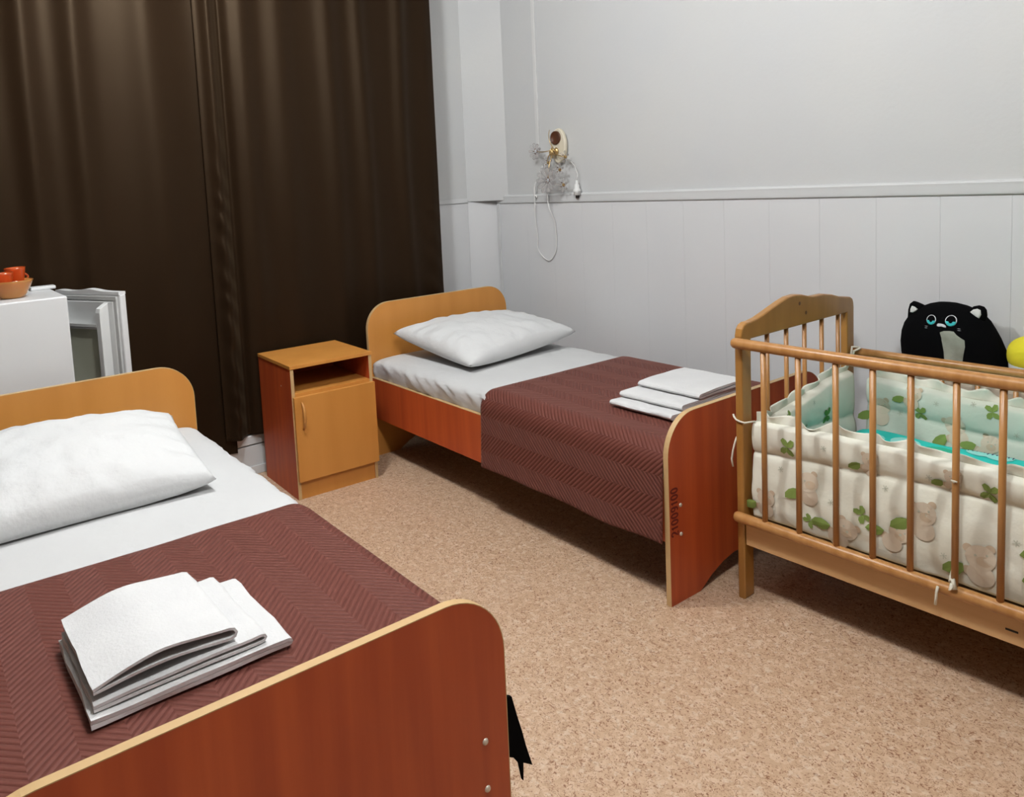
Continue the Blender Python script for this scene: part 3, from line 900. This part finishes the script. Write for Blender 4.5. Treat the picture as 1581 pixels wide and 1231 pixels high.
# turquoise blanket over the mattress
nu, nv = 70, 40
verts, fm = [], []
x0, x1, y0, y1 = 0.085, GL - 0.10, 0.095, GW - 0.098
for i in range(nu):
    for j in range(nv):
        u, v = i / (nu - 1), j / (nv - 1)
        e = min(u * 12, (1 - u) * 12, v * 8, (1 - v) * 8, 1)
        z = 0.414 + 0.052 * (e ** 0.5) + 0.010 * nz(u * 6, v * 4) * e
        verts.append((x0 + (x1 - x0) * u, y0 + (y1 - y0) * v, z))
fc = grid_faces(nu, nv)
o = mesh_obj('crib_blanket', verts, fc, M['teal'], smooth=True)
so = o.modifiers.new('thickness', 'SOLIDIFY'); so.thickness = 0.004; so.offset = 1
in_crib(o); tag(o, 'turquoise printed blanket lying inside the crib', 'blanket')
def tealz(x, y):
    u, v = (x - x0) / (x1 - x0), (y - y0) / (y1 - y0)
    e = min(u * 12, (1 - u) * 12, v * 8, (1 - v) * 8, 1)
    return 0.414 + 0.052 * (e ** 0.5) + 0.010 * nz(u * 6, v * 4) * e + 0.0055
def ring_patch(cx, cy, r0, r1, a0, a1, f, n=14):
    vs, fs = [], []
    for k in range(n + 1):
        a = a0 + (a1 - a0) * k / n
        for r in (r0, r1):
            x, y = cx + r * math.cos(a), cy + r * math.sin(a); vs.append((x, y, f(x, y)))
    for k in range(n): fs.append((2 * k, 2 * k + 1, 2 * k + 3, 2 * k + 2))
    return vs, fs
def join_geo(parts):
    V, F, K = [], [], []
    for vs, fs, k in parts:
        o_ = len(V); V += vs; F += [tuple(i + o_ for i in f) for f in fs]; K += [k] * len(fs)
    return V, F, K
gp = []
for cx_, cy_, kk in ((0.20, 0.50, 1), (0.30, 0.53, 0), (0.40, 0.52, 2), (0.36, 0.44, 1), (0.70, 0.52, 1), (0.80, 0.48, 2), (0.95, 0.5, 0)):
    v_, f_ = ring_patch(cx_, cy_, 0.002, 0.045, 0, 2 * PI, tealz); gp.append((v_, f_, 0 if kk == 1 else (1 if kk == 2 else 0)))
for cx_, cy_ in ((0.555, 0.585), (0.50, 0.590), (0.86, 0.58)):
    v_, f_ = ring_patch(cx_, cy_, 0.002, 0.040, 0, PI * 2, lambda x, y: tealz(x, y) + 0.0006); gp.append((v_, f_, 0))
    for r in (0.036, 0.024, 0.012):
        v_, f_ = ring_patch(cx_, cy_, r - 0.0035, r, -0.2, PI + 0.2, lambda x, y: tealz(x, y) + 0.0012); gp.append((v_, f_, 2))
for gv, gf, gk_ in gp:
    mesh_obj('printed_shape', gv, gf, (M['teal2'], M['teal3'], M['navy'])[gk_], o, smooth=True)


# ------------------------------------------------------------------ crib bumper: padded cotton lining
bumper = tag(empty('crib_bumper', GLOC, GRZ), 'cream padded crib bumper with ruffles and a teddy bear and leaf print', 'crib bumper')
def tier(n_lo, n_hi, t):
    s = (t - n_lo) / (n_hi - n_lo)
    return max(0.0, 4 * s * (1 - s)) ** 0.5
def front_surf(x, z, out=True):
    """outward (toward the room) surface of the front panel: returns local y"""
    zs = 0.503 + 0.035 * min(1, max(0, (x - 0.05) / 0.5))
    b = 0.020 * tier(zs, 0.635, z) + 0.002 if z > zs else 0.024 * tier(0.275, zs, z) ** 0.8 + 0.001
    b += 0.008 * nz(x * 9, z * 10) + 0.005 * nz(x * 20 + z * 12, z * 14 + 4)
    b = min(b, 0.036)
    return 0.042 - max(b, 0.0)
def front_top(x):
    return 0.600 + 0.018 * min(1, x / 0.25) + 0.006 * nz(x * 7, 3)
def padded(name, uvals, zvals, P, mat, parent):
    """closed padded sheet: P(u,t,side) with t 0..1 from bottom to top, side 0 outer, 1 inner"""
    nu_, nt_ = len(uvals), len(zvals)
    verts = []
    for u in uvals:
        col = [P(u, t, 0) for t in zvals] + [P(u, t, 1) for t in zvals[::-1]]
        verts += col
    m_ = 2 * nt_
    faces = []
    for i in range(nu_ - 1):
        for j in range(m_):
            j2 = (j + 1) % m_
            faces.append((i * m_ + j, (i + 1) * m_ + j, (i + 1) * m_ + j2, i * m_ + j2))
    faces.append(tuple(range(m_))); faces.append(tuple((nu_ - 1) * m_ + k for k in range(m_ - 1, -1, -1)))
    bm = bmesh.new(); vs = [bm.verts.new(v) for v in verts]
    for f in faces: bm.faces.new([vs[k] for k in f])
    return bm_obj(name, bm, mat, parent, smooth=True)
def frange(a, b, n): return [a + (b - a) * k / (n - 1) for k in range(n)]
Z0 = 0.2815
def Pf(x, t, side):
    zt_ = front_top(x); z = Z0 + (zt_ - Z0) * t
    y = front_surf(x, z)
    if side == 1: y = 0.060 + 0.022 * tier(0.0, 1.0, t) + 0.004 * nz(x * 8, z * 8 + 20)
    if t in (0.0, 1.0): y = 0.048
    return (x, y, z)
padded('front_panel', frange(0.046, GL - 0.04, 130), frange(0, 1, 46), Pf, M['fabric'], bumper)
def head_top(y): return 0.598 + 0.055 * min(1, max(0, (y - 0.12) / 0.42)) + 0.008 * nz(y * 9, 5)
def head_surf(y, z):
    zs = 0.545 - 0.09 * y
    b = 0.014 * tier(zs, head_top(y) + 0.005, z) if z > zs else 0.018 * tier(0.275, zs, z)
    return 0.060 + b + 0.005 * nz(y * 8, z * 9 + 2)
def Ph(y, t, side):
    zt_ = head_top(y); z = Z0 + (zt_ - Z0) * t
    x = head_surf(y, z) if side == 0 else 0.032 + 0.002 * nz(y * 5, z * 5)
    if t in (0.0, 1.0): x = 0.045
    return (x, y, z)
padded('head_panel', frange(0.082, GW - 0.095, 70), frange(0, 1, 40), Ph, M['fabric'], bumper)
def back_top(x): return 0.640 - 0.030 * min(1, max(0, (x - 0.05) / 0.4)) + 0.008 * nz(x * 8, 9)
def back_surf(x, z):
    zs = 0.545 - 0.045 * min(1, x / 0.45)
    b = 0.016 * tier(zs, back_top(x) + 0.005, z) if z > zs else 0.020 * tier(0.275, zs, z)
    return GW - 0.072 - b - 0.005 * nz(x * 8, z * 9 + 8)
def Pb(x, t, side):
    zt_ = back_top(x); z = Z0 + (zt_ - Z0) * t
    y = back_surf(x, z) if side == 0 else GW - 0.036 + 0.001 * nz(x * 4, z * 4)
    if t in (0.0, 1.0): y = GW - 0.052
    return (x, y, z)
padded('back_panel', frange(0.110, GL - 0.04, 120), frange(0, 1, 40), Pb, M['fabricgreen'], bumper)
# ruffles along the three top edges
def ruffle(name, pts, nrm, h, mat, seed, amp=0.019, freq=60):
    n = len(pts); verts = []
    L_ = 0
    for i, (p, nn) in enumerate(zip(pts, nrm)):
        if i: L_ += (Vector(p) - Vector(pts[i - 1])).length
        ph = L_ * freq + 3.0 * nz(L_ * 6 + seed, 1)
        for k in range(6):
            t = k / 5
            a = amp * t ** 1.1 * math.sin(ph) * (0.6 + 0.8 * abs(nz(L_ * 9, seed)))
            zz = h * t * (0.75 + 0.9 * nz(L_ * 13 + seed, 4)) + 0.007 * math.cos(ph * 0.9) * t
            verts.append((p[0] + nn[0] * a, p[1] + nn[1] * a, p[2] - 0.004 + zz))
    o_ = mesh_obj(name, verts, grid_faces(n, 6), mat, bumper, smooth=True)
    so_ = o_.modifiers.new('thickness', 'SOLIDIFY'); so_.thickness = 0.0016
    return o_
xs = frange(0.048, GL - 0.045, 560)
ruffle('ruffle', [(x, 0.044, front_top(x)) for x in xs], [(0.3, 0.9)] * len(xs), 0.034, M['fabric'], 2)
ys_ = frange(0.086, GW - 0.10, 330)
ruffle('ruffle', [(0.046, y, head_top(y)) for y in ys_], [(0.8, 0.3)] * len(ys_), 0.040, M['fabric'], 6)
xs = frange(0.112, GL - 0.045, 540)
ruffle('ruffle', [(x, GW - 0.054, back_top(x)) for x in xs], [(0.3, -0.85)] * len(xs), 0.042, M['fabric'], 11)
# little vertical ruffle at the front left end
# prints: flat motifs that follow the padded surface
def poly_patch(cx, cz, outline, rot, sc, f, k):
    c, s = math.cos(rot), math.sin(rot)
    vs = [f(cx, cz)]
    for (a, b) in outline:
        vs.append(f(cx + sc * (a * c - b * s), cz + sc * (a * s + b * c)))
    n = len(outline)
    return vs, [(0, 1 + i, 1 + (i + 1) % n) for i in range(n)], k
def circ(r, n=16, ex=1.0): return [(r * ex * math.cos(2 * PI * i / n), r * math.sin(2 * PI * i / n)) for i in range(n)]
LEAF = [(0, 0), (0.25, 0.35), (0.6, 0.45), (1.0, 0.25), (1.25, 0), (1.0, -0.25), (0.6, -0.3), (0.25, -0.2)]
WING = [(0, 0), (0.3, 0.45), (0.75, 0.62), (1.0, 0.35), (0.8, 0.0), (0.5, -0.15)]
def butterfly(x, z, s, rot, f, k=0):
    out = [poly_patch(x, z, WING, rot + a, s, f, k) for a in (0.3, 1.5, 3.3, 4.6)]
    return out
def teddy(x, z, s, rot, f):
    c, sn = math.cos(rot), math.sin(rot)
    def at(a, b): return (x + s * (a * c - b * sn), z + s * (a * sn + b * c))
    out = []
    f2 = lambda u, v: (lambda p: (p[0] - 0.0006 * DN[0], p[1] - 0.0006 * DN[1], p[2]))(f(u, v))
    f3 = lambda u, v: (lambda p: (p[0] - 0.0012 * DN[0], p[1] - 0.0012 * DN[1], p[2]))(f(u, v))
    for a, b, r, k in ((-0.7, 0.75, 0.33, 2), (0.75, 0.7, 0.33, 2), (0, 0, 1.0, 3), (-0.3, -1.4, 0.95, 3), (-1.1, -1.1, 0.4, 2)):
        u, v = at(a, b); out.append(poly_patch(u, v, circ(r), 0, s, f if k == 2 else f2, k))
    u, v = at(0.15, -0.3); out.append(poly_patch(u, v, circ(0.42, 12, 1.2), 0, s, f3, 2))
    for a, b, r in ((-0.3, 0.2, 0.09), (0.45, 0.2, 0.09), (0.15, -0.12, 0.13)):
        u, v = at(a, b); out.append(poly_patch(u, v, circ(r, 8), 0, s, f3, 4))
    u, v = at(-1.3, -0.6); out.append(poly_patch(u, v, LEAF, rot + 3.6, s * 1.5, f3, 0))
    return out
def sprig(x, z, s, f):
    return [poly_patch(x, z, [(0, -0.08), (1, -0.10), (1, 0.10), (0, 0.08)], a, s, f, 4) for a in (0.4, 1.3, 2.2, 3.5, 4.7, 5.6)]
PM = [M['leafgreen'], M['leafgreen2'], M['bear'], M['bear2'], M['sprig']]
def put(geo, name):
    for motif in geo:
        V, F, K = join_geo([(list(a), b, c) for a, b, c in motif])
        mesh_obj(name, V, F, None, bumper, mats=PM, fmat=K, smooth=False)
ff = lambda x, z: (x, front_surf(x, z) - 0.0022, z)
DN = (0, 1)
geo = []
for x, z, s, r in ((0.165, 0.548, 0.030, 0.2), (0.39, 0.405, 0.026, 0.9), (0.70, 0.56, 0.026, 0.1), (0.80, 0.35, 0.028, 0.6), (0.235, 0.335, 0.022, 1.2), (0.98, 0.54, 0.028, 0.3), (1.10, 0.38, 0.026, 0.8)):
    geo.append(butterfly(x, z, s, r, ff))
for x, z, s, r in ((0.23, 0.455, 0.030, 0.3), (0.345, 0.345, 0.032, -0.4), (0.55, 0.46, 0.032, 0.2), (0.095, 0.365, 0.028, 0.1), (0.49, 0.385, 0.028, -0.3), (0.685, 0.385, 0.034, 0.2), (0.87, 0.45, 0.032, -0.2), (1.0, 0.36, 0.032, 0.4), (0.41, 0.572, 0.022, 0.1), (0.62, 0.580, 0.020, 0.1)):
    geo.append(teddy(x, z, s, r, ff))
for x, z in ((0.14, 0.47), (0.30, 0.415), (0.56, 0.562), (0.60, 0.36), (0.45, 0.50), (0.76, 0.45), (0.28, 0.575), (0.93, 0.37)):
    geo.append(sprig(x, z, 0.009, ff))
put(geo, 'printed_motif')
fbk = lambda x, z: (x, back_surf(x, z) - 0.0022, z)
geo = []
for x, z, s, r, k in ((0.29, 0.535, 0.026, 0.3, 0), (0.505, 0.585, 0.026, 0.5, 0), (0.62, 0.50, 0.022, 0.1, 0), (0.78, 0.57, 0.026, 0.5, 0), (1.0, 0.55, 0.026, 0.2, 0)):
    geo.append(butterfly(x, z, s, r, fbk, k))
for x, z, s, r in ((0.16, 0.535, 0.030, 0.2), (0.395, 0.515, 0.032, 0.5), (0.50, 0.475, 0.028, -0.2), (0.27, 0.60, 0.024, 0.0), (0.72, 0.48, 0.03, 0.3), (0.9, 0.52, 0.03, 0)):
    geo.append(teddy(x, z, s, r, fbk))
for x, z in ((0.22, 0.52), (0.34, 0.58), (0.57, 0.52), (0.45, 0.6)):
    geo.append(sprig(x, z, 0.009, fbk))
put(geo, 'printed_motif')
fh = lambda y, z: (head_surf(y, z) + 0.0022, y, z)
DN = (-1, 0)
geo = [butterfly(0.46, 0.53, 0.030, 0.4, fh, 1), butterfly(0.20, 0.585, 0.022, 0.9, fh, 0), sprig(0.36, 0.60, 0.009, fh), teddy(0.30, 0.50, 0.028, 0.1, fh), sprig(0.5, 0.59, 0.009, fh)]
put(geo, 'printed_motif')
# ties
tube('tie', [(0.050, 0.030, 0.604), (0.034, -0.003, 0.603), (0.018, -0.0035, 0.604), (0.004, -0.0035, 0.608), (-0.005, 0.002, 0.612), (-0.014, 0.010, 0.618)], 0.0032, M['tie'], bumper, seg=8)
tube('tie', [(-0.0035, 0.012, 0.545), (-0.006, 0.006, 0.530), (-0.012, 0.002, 0.500), (-0.016, 0.000, 0.470), (-0.012, 0.0, 0.445)], 0.0030, M['tie'], bumper, seg=8)
tube('tie', [(0.620, 0.02, 0.32), (0.634, -0.032, 0.318), (0.641, -0.040, 0.330), (0.646, -0.038, 0.306), (0.636, -0.040, 0.300), (0.640, -0.0385, 0.316)], 0.0055, M['tie'], bumper, seg=8)
tube('tie', [(0.606, -0.038, 0.296), (0.604, -0.041, 0.280), (0.603, -0.041, 0.262), (0.601, -0.040, 0.244)], 0.0034, M['tie'], bumper, seg=8)
tube('tie', [(0.06, GW - 0.05, 0.66), (0.035, GW - 0.045, 0.70), (0.034, GW - 0.034, 0.728), (0.05, GW - 0.020, 0.7265), (0.064, GW - 0.035, 0.727), (0.045, GW - 0.045, 0.715), (0.042, GW - 0.048, 0.68)], 0.0042, M['tie'], bumper, seg=8)
tube('tie', [(0.639, -0.0295, 0.585), (0.632, -0.0300, 0.590), (0.645, -0.0300, 0.589)], 0.0026, M['tie'], bumper, seg=8)

# ------------------------------------------------------------------ upholstered panel and plush toys behind the crib
PNZ = 0.640
up = tag(empty('upholstered_panel', (3.05, 0.06, 0)), 'beige upholstered panel standing between the crib and the white wall', 'upholstered panel')
for k in range(5):
    xa = 2.556 + k * 0.205
    box('cushion_section', (xa - 3.05 + 0.001, -0.06 - 0.024 + 0.0, 0.06), (xa + 0.204 - 3.05, 0.072, PNZ), M['beige'], up, bev=0.012, seg=3)
box('base', (2.57 - 3.05, -0.06, 0.0), (3.56 - 3.05, 0.06, 0.0595), M['beige'], up, bev=0.004)

# cat plush: (z, x_left, x_right)
CAT = [(PNZ + 0.001, 2.540, 2.805), (PNZ + 0.010, 2.522, 2.824), (0.675, 2.506, 2.834), (0.710, 2.498, 2.832), (0.750, 2.495, 2.825), (0.790, 2.499, 2.809), (0.820, 2.508, 2.794), (0.848, 2.524, 2.778), (0.868, 2.543, 2.760), (0.884, 2.565, 2.738), (0.896, 2.590, 2.710), (0.903, 2.615, 2.680), (0.906, 2.645, 2.651)]
CY0 = 0.060
def cat_at(z):
    for (za, la, ra), (zb, lb, rb) in zip(CAT[:-1], CAT[1:]):
        if za <= z <= zb:
            t = (z - za) / (zb - za); l = la + (lb - la) * t; r = ra + (rb - ra) * t
            return (l + r) / 2, (r - l) / 2
    return ((CAT[-1][1] + CAT[-1][2]) / 2, 0.001) if z > CAT[-1][0] else ((CAT[0][1] + CAT[0][2]) / 2, (CAT[0][2] - CAT[0][1]) / 2)
def cat_depth(hw): return 0.082 * min(1.0, hw / 0.155) ** 0.8
def cat_y(x, z):
    c, hw = cat_at(z)
    q = max(0.0, 1 - ((x - c) / hw) ** 2)
    return CY0 - cat_depth(hw) * q ** 0.42
cat = tag(empty('plush_cat', (2.665, CY0, PNZ)), 'black plush cat with half-closed teal eyes sitting behind the crib', 'plush toy')
CO = Vector((2.665, CY0, PNZ))
zs_ = []
for (za, _, _), (zb, _, _) in zip(CAT[:-1], CAT[1:]):
    zs_ += [za + (zb - za) * k / 3 for k in range(3)]
zs_.append(CAT[-1][0])
verts = []; seg = 48
for z in zs_:
    c, hw = cat_at(z); d = cat_depth(hw)
    for k in range(seg):
        a = 2 * PI * k / seg
        ca, sa = math.cos(a), math.sin(a)
        verts.append(Vector((c + hw * ca, CY0 + d * math.copysign(abs(sa) ** 0.84, sa), z)) - CO)
n = len(zs_)
faces = [(i * seg + k, i * seg + (k + 1) % seg, (i + 1) * seg + (k + 1) % seg, (i + 1) * seg + k) for i in range(n - 1) for k in range(seg)]
faces += [tuple(range(seg - 1, -1, -1)), tuple((n - 1) * seg + k for k in range(seg))]
mesh_obj('body', verts, faces, M['black_cloth'], cat, smooth=True)
def ear(pts, y, th, mat, name, parent):
    """puffed triangular pad from an outline in (x,z)"""
    c = Vector((sum(p[0] for p in pts) / len(pts), 0, sum(p[1] for p in pts) / len(pts)))
    V = []
    lv = ((1.0, 0.0), (0.93, 0.55), (0.72, 0.88), (0.4, 1.0))
    rings = [(s, -t) for s, t in lv[::-1]] + [(s, t) for s, t in lv[1:]]
    for s, t in rings:
        for (px, pz) in pts:
            V.append(Vector((c.x + (px - c.x) * s, y + t * th, c.z + (pz - c.z) * s)) - CO)
    n_ = len(pts); F = []
    for i in range(len(rings) - 1):
        for k in range(n_):
            F.append((i * n_ + k, i * n_ + (k + 1) % n_, (i + 1) * n_ + (k + 1) % n_, (i + 1) * n_ + k))
    F += [tuple(range(n_ - 1, -1, -1)), tuple((len(rings) - 1) * n_ + k for k in range(n_))]
    return mesh_obj(name, V, F, mat, parent, smooth=True)
eL = [(2.522, 0.838), (2.524, 0.870), (2.530, 0.893), (2.539, 0.901), (2.549, 0.899), (2.565, 0.893), (2.583, 0.885), (2.575, 0.860), (2.550, 0.840)]
eR = [(2.716, 0.885), (2.732, 0.900), (2.748, 0.905), (2.762, 0.901), (2.770, 0.890), (2.772, 0.870), (2.770, 0.850), (2.745, 0.845), (2.725, 0.860)]
e1 = ear(eL, CY0 - 0.012, 0.020, M['black_cloth'], 'ear', cat)
e2 = ear(eR, CY0 - 0.012, 0.020, M['black_cloth'], 'ear', cat)
ear([(2.536, 0.862), (2.537, 0.875), (2.542, 0.886), (2.551, 0.884), (2.562, 0.876), (2.556, 0.868), (2.545, 0.861)], CY0 - 0.0325, 0.0035, M['whiteplush'], 'inner_ear', e1)
ear([(2.728, 0.882), (2.738, 0.892), (2.750, 0.896), (2.760, 0.892), (2.762, 0.876), (2.756, 0.862), (2.744, 0.869)], CY0 - 0.0325, 0.0035, M['whiteplush'], 'inner_ear', e2)
def cat_patch(name, outline, mat, off, sub=8):
    """fan of rings mapped on to the front of the cat"""
    cx_ = sum(p[0] for p in outline) / len(outline); cz_ = sum(p[1] for p in outline) / len(outline)
    V = [Vector((cx_, cat_y(cx_, cz_) - off, cz_)) - CO]; F = []
    n_ = len(outline)
    for s in range(1, sub + 1):
        for (px, pz) in outline:
            x, z = cx_ + (px - cx_) * s / sub, cz_ + (pz - cz_) * s / sub
            V.append(Vector((x, cat_y(x, z) - off * (1.0 if s < sub else 0.2), z)) - CO)
    for k in range(n_): F.append((0, 1 + k, 1 + (k + 1) % n_))
    for s in range(sub - 1):
        for k in range(n_):
            a = 1 + s * n_ + k; b = 1 + s * n_ + (k + 1) % n_
            F.append((a, a + n_, b + n_, b))
    return mesh_obj(name, V, F, mat, cat, smooth=True)
def ell(cx_, cz_, rx, rz_, a0=0, a1=2 * PI, n_=24, full=True):
    return [(cx_ + rx * math.cos(a0 + (a1 - a0) * k / n_), cz_ + rz_ * math.sin(a0 + (a1 - a0) * k / n_)) for k in range(n_ + (0 if full else 1))]
for ex, ez, s in ((2.620, 0.848, 1.0), (2.682, 0.851, 1.12)):
    cat_patch('eye', ell(ex, ez, 0.0158 * s, 0.0168 * s), M['eyewhite'], 0.0010)
    cat_patch('eyelid', ell(ex, ez + 0.0004, 0.0143 * s, 0.0155 * s), M['black_cloth'], 0.0018)
    cat_patch('iris', ell(ex, ez - 0.0005, 0.0150 * s, 0.0160 * s, PI + 0.05, 2 * PI - 0.05, 20, False), M['eyeteal'], 0.0026)
    cat_patch('pupil', ell(ex, ez - 0.001, 0.0060 * s, 0.0070 * s), M['black_cloth'], 0.0036)
nose_o = [(2.640, 0.834), (2.644, 0.838), (2.652, 0.8385), (2.662, 0.837), (2.669, 0.832), (2.670, 0.826), (2.664, 0.827), (2.656, 0.829), (2.647, 0.8275), (2.641, 0.829)]
cat_patch('muzzle', nose_o, M['greyplush'], 0.0026)
for a, b in ((2.606, 0.824), (2.606, 0.818), (2.708, 0.826), (2.709, 0.820)):
    cat_patch('whisker', [(a - 0.006, b), (a, b + 0.0008), (a + 0.006, b), (a, b - 0.0008)], M['greyplush'], 0.0015, 2)
belly = [(2.652, 0.808), (2.664, 0.814), (2.680, 0.816), (2.694, 0.815), (2.703, 0.804), (2.714, 0.796), (2.727, 0.788), (2.729, 0.765), (2.725, 0.735), (2.722, 0.700), (2.715, 0.665), (2.690, 0.655), (2.672, 0.675), (2.668, 0.710), (2.666, 0.740), (2.660, 0.775)]
cat_patch('belly_patch', belly, M['greybelly'], 0.0022, 10)

# yellow plush toy next to the cat
yt = tag(empty('plush_chick', (2.915, 0.055, PNZ)), 'yellow and white plush toy next to the black plush cat', 'plush toy')
def blob(name, c, r, mat, parent, e=1.0):
    bm = bmesh.new(); bmesh.ops.create_uvsphere(bm, u_segments=32, v_segments=20, radius=1)
    for v in bm.verts:
        v.co = Vector((c[0] + r[0] * math.copysign(abs(v.co.x) ** e, v.co.x), c[1] + r[1] * math.copysign(abs(v.co.y) ** e, v.co.y), c[2] + r[2] * math.copysign(abs(v.co.z) ** e, v.co.z)))
    return bm_obj(name, bm, mat, parent, smooth=True)
blob('body', (0, 0, 0.086), (0.076, 0.075, 0.085), M['whiteplush'], yt, 0.85)
blob('hood', (0.0, -0.004, 0.112), (0.080, 0.078, 0.064), M['yellow'], yt, 0.85)
blob('snout', (0.018, -0.080, 0.088), (0.024, 0.014, 0.020), M['whiteplush'], yt)
for sx in (0.006, 0.052):
    blob('eye', (sx, -0.072, 0.122), (0.006, 0.004, 0.007), M['black_cloth'], yt)

# ------------------------------------------------------------------ wall lamp with crystal flowers
wl = tag(empty('wall_lamp', (0.66, WY, 1.60)), 'brass wall lamp with crystal bead flowers on the white wall', 'wall lamp')
WO = Vector((0.66, WY, 1.60))
def Wp(x, y, z): return Vector((x, y, z)) - WO
ov = [(0.655 - 0.66 + 0.058 * math.cos(2 * PI * k / 28), 0.006 + 0.098 * math.sin(2 * PI * k / 28)) for k in range(28)]
prism('wall_plate', ov, 1, -0.026, -0.0005, M['cream'], wl, bev=0.008)
blob('boss', Wp(0.652, WY - 0.036, 1.575), (0.016, 0.010, 0.022), M['gold'], wl)
cup = lathe('lamp_holder', [(0.0, 0.006), (0.030, 0.006), (0.034, 0.012), (0.037, 0.012), (0.038, 0.0)], M['brown'], wl, seg=24)
cup.rotation_euler = (PI / 2, 0, 0); cup.location = Wp(0.645, WY - 0.024, 1.652)
tips = [(0.508, WY - 0.05, 1.585), (0.742, WY - 0.055, 1.540), (0.636, WY - 0.085, 1.415), (0.600, WY - 0.05, 1.515), (0.590, WY - 0.02, 1.70)]
for i, tp in enumerate(tips):
    a = Vector((0.635, WY - 0.035, 1.585)); b = Vector(tp); c = (a + b) / 2 + Vector((0, -0.04, -0.015 if i < 3 else 0))
    pts = [(a * (1 - t) ** 2 + c * 2 * t * (1 - t) + b * t * t) - WO for t in [k / 10 for k in range(11)]]
    tube('branch', pts, 0.0028 if i < 4 else 0.002, M['gold'], wl, seg=8)
for i in range(4):
    an = 0.4 + i * 0.55
    pts = [Wp(0.650 + 0.035 * t * math.cos(an) - 0.006, WY - 0.056 - 0.012 * math.sin(PI * t), 1.600 - 0.055 * t * math.sin(an) - 0.01 * t) for t in [k / 6 for k in range(7)]]
    tube('gold_leaf', pts, [0.002, 0.005, 0.006, 0.006, 0.005, 0.003, 0.0015], M['gold'], wl, seg=8)
def flower(c, R, np, nm, two=True):
    c = Vector(c) - WO
    core = blob('flower_core', c, (0.010, 0.008, 0.010), M['gold'] if R < 0.05 else M['greyplush'], wl)
    V, F = [], []
    G_, H_ = [], []
    for k in range(np):
        a = 2 * PI * k / np + 0.3
        d = Vector((math.cos(a), -0.35, math.sin(a))).normalized()
        p0, p1 = c + d * 0.012, c + d * R
        s_ = Vector((-math.sin(a), 0, math.cos(a)))
        vv, f2 = tube_geo([p0, p0 + (p1 - p0) * 0.25, p0 + (p1 - p0) * 0.6, p0 + (p1 - p0) * 0.88, p1], [0.0015, 0.004 * R / 0.04, 0.0075 * R / 0.04, 0.006 * R / 0.04, 0.001], 8)
        o2 = mesh_obj('petal', vv, f2, M['crystal'], core, smooth=True)
        if two:
            q = c + d * 0.015 + Vector((0, -0.004, 0))
            blob('bead', q, (0.0035, 0.0035, 0.0035), M['brown'], core) if k % 2 == 0 else None
flower((0.508, WY - 0.05, 1.585), 0.052, 9, 'a')
flower((0.742, WY - 0.055, 1.540), 0.036, 6, 'b')
flower((0.636, WY - 0.085, 1.415), 0.082, 11, 'c')
flower((0.600, WY - 0.05, 1.515), 0.044, 7, 'd')
flower((0.700, WY - 0.06, 1.470), 0.044, 7, 'e')
flower((0.715, WY - 0.05, 1.385), 0.046, 7, 'f')
# white bulb holder hanging from its wire
bh = tag(empty('bulb_holder', (0.790, WY - 0.022, 1.322)), 'white plastic bulb holder hanging right of the brass wall lamp', 'bulb holder')
lathe('holder_body', [(0.0, 0.085), (0.006, 0.085), (0.008, 0.066), (0.013, 0.060), (0.014, 0.040), (0.020, 0.032), (0.022, 0.020), (0.019, 0.018), (0.020, 0.002), (0.0, 0.002)], M['plastic'], bh, seg=20)
lathe('contact_pin', [(0.0, 0.002), (0.010, 0.002), (0.009, -0.014), (0.0, -0.014)], M['dark'], bh, seg=12)
tube('wire', [(0, 0, 0.083), (0.004, 0.004, 0.12), (-0.02, 0.008, 0.165), (-0.07, 0.008, 0.21)], 0.0018, M['plastic'], bh, seg=6)
# power cord looping below the lamp
cp = [(0.560, WY - 0.030, 1.380), (0.566, WY - 0.034, 1.310), (0.575, WY - 0.034, 1.255), (0.590, WY - 0.026, 1.215), (0.597, WY - 0.012, 1.160), (0.600, WY - 0.008, 1.060), (0.590, WY - 0.008, 1.000), (0.560, WY - 0.008, 0.960), (0.525, WY - 0.008, 0.945), (0.470, WY - 0.008, 0.975), (0.440, WY - 0.008, 1.020), (0.446, WY - 0.008, 1.075), (0.438, WY - 0.010, 1.150), (0.440, WY - 0.020, 1.230), (0.455, WY - 0.030, 1.320), (0.455, WY - 0.028, 1.380), (0.485, WY - 0.020, 1.440), (0.52, WY - 0.02, 1.500)]
def catmull(pts, n=6):
    P = [Vector(p) for p in pts]; out = []
    for i in range(len(P) - 1):
        p0, p1, p2, p3 = P[max(i - 1, 0)], P[i], P[i + 1], P[min(i + 2, len(P) - 1)]
        for k in range(n):
            t = k / n
            out.append(0.5 * ((2 * p1) + (-p0 + p2) * t + (2 * p0 - 5 * p1 + 4 * p2 - p3) * t * t + (-p0 + 3 * p1 - 3 * p2 + p3) * t ** 3))
    out.append(P[-1]); return out
tag(tube('power_cord', catmull(cp), 0.0032, M['plastic'], None, seg=8), 'thin white cord hanging in a loop below the brass wall lamp', 'cord')
hk = tag(empty('wall_hook', (0.455, WY - 0.021, 1.322)), 'small white hook with a black screw on the chair rail', 'hook')
lathe('hook_plate', [(0.0, 0.006), (0.008, 0.006), (0.010, 0.0)], M['plastic'], hk, seg=12).rotation_euler = (PI / 2, 0, 0)
o = blob('screw', (0.004, -0.007, -0.001), (0.004, 0.003, 0.004), M['dark'], hk)
bpy.context.view_layer.update()
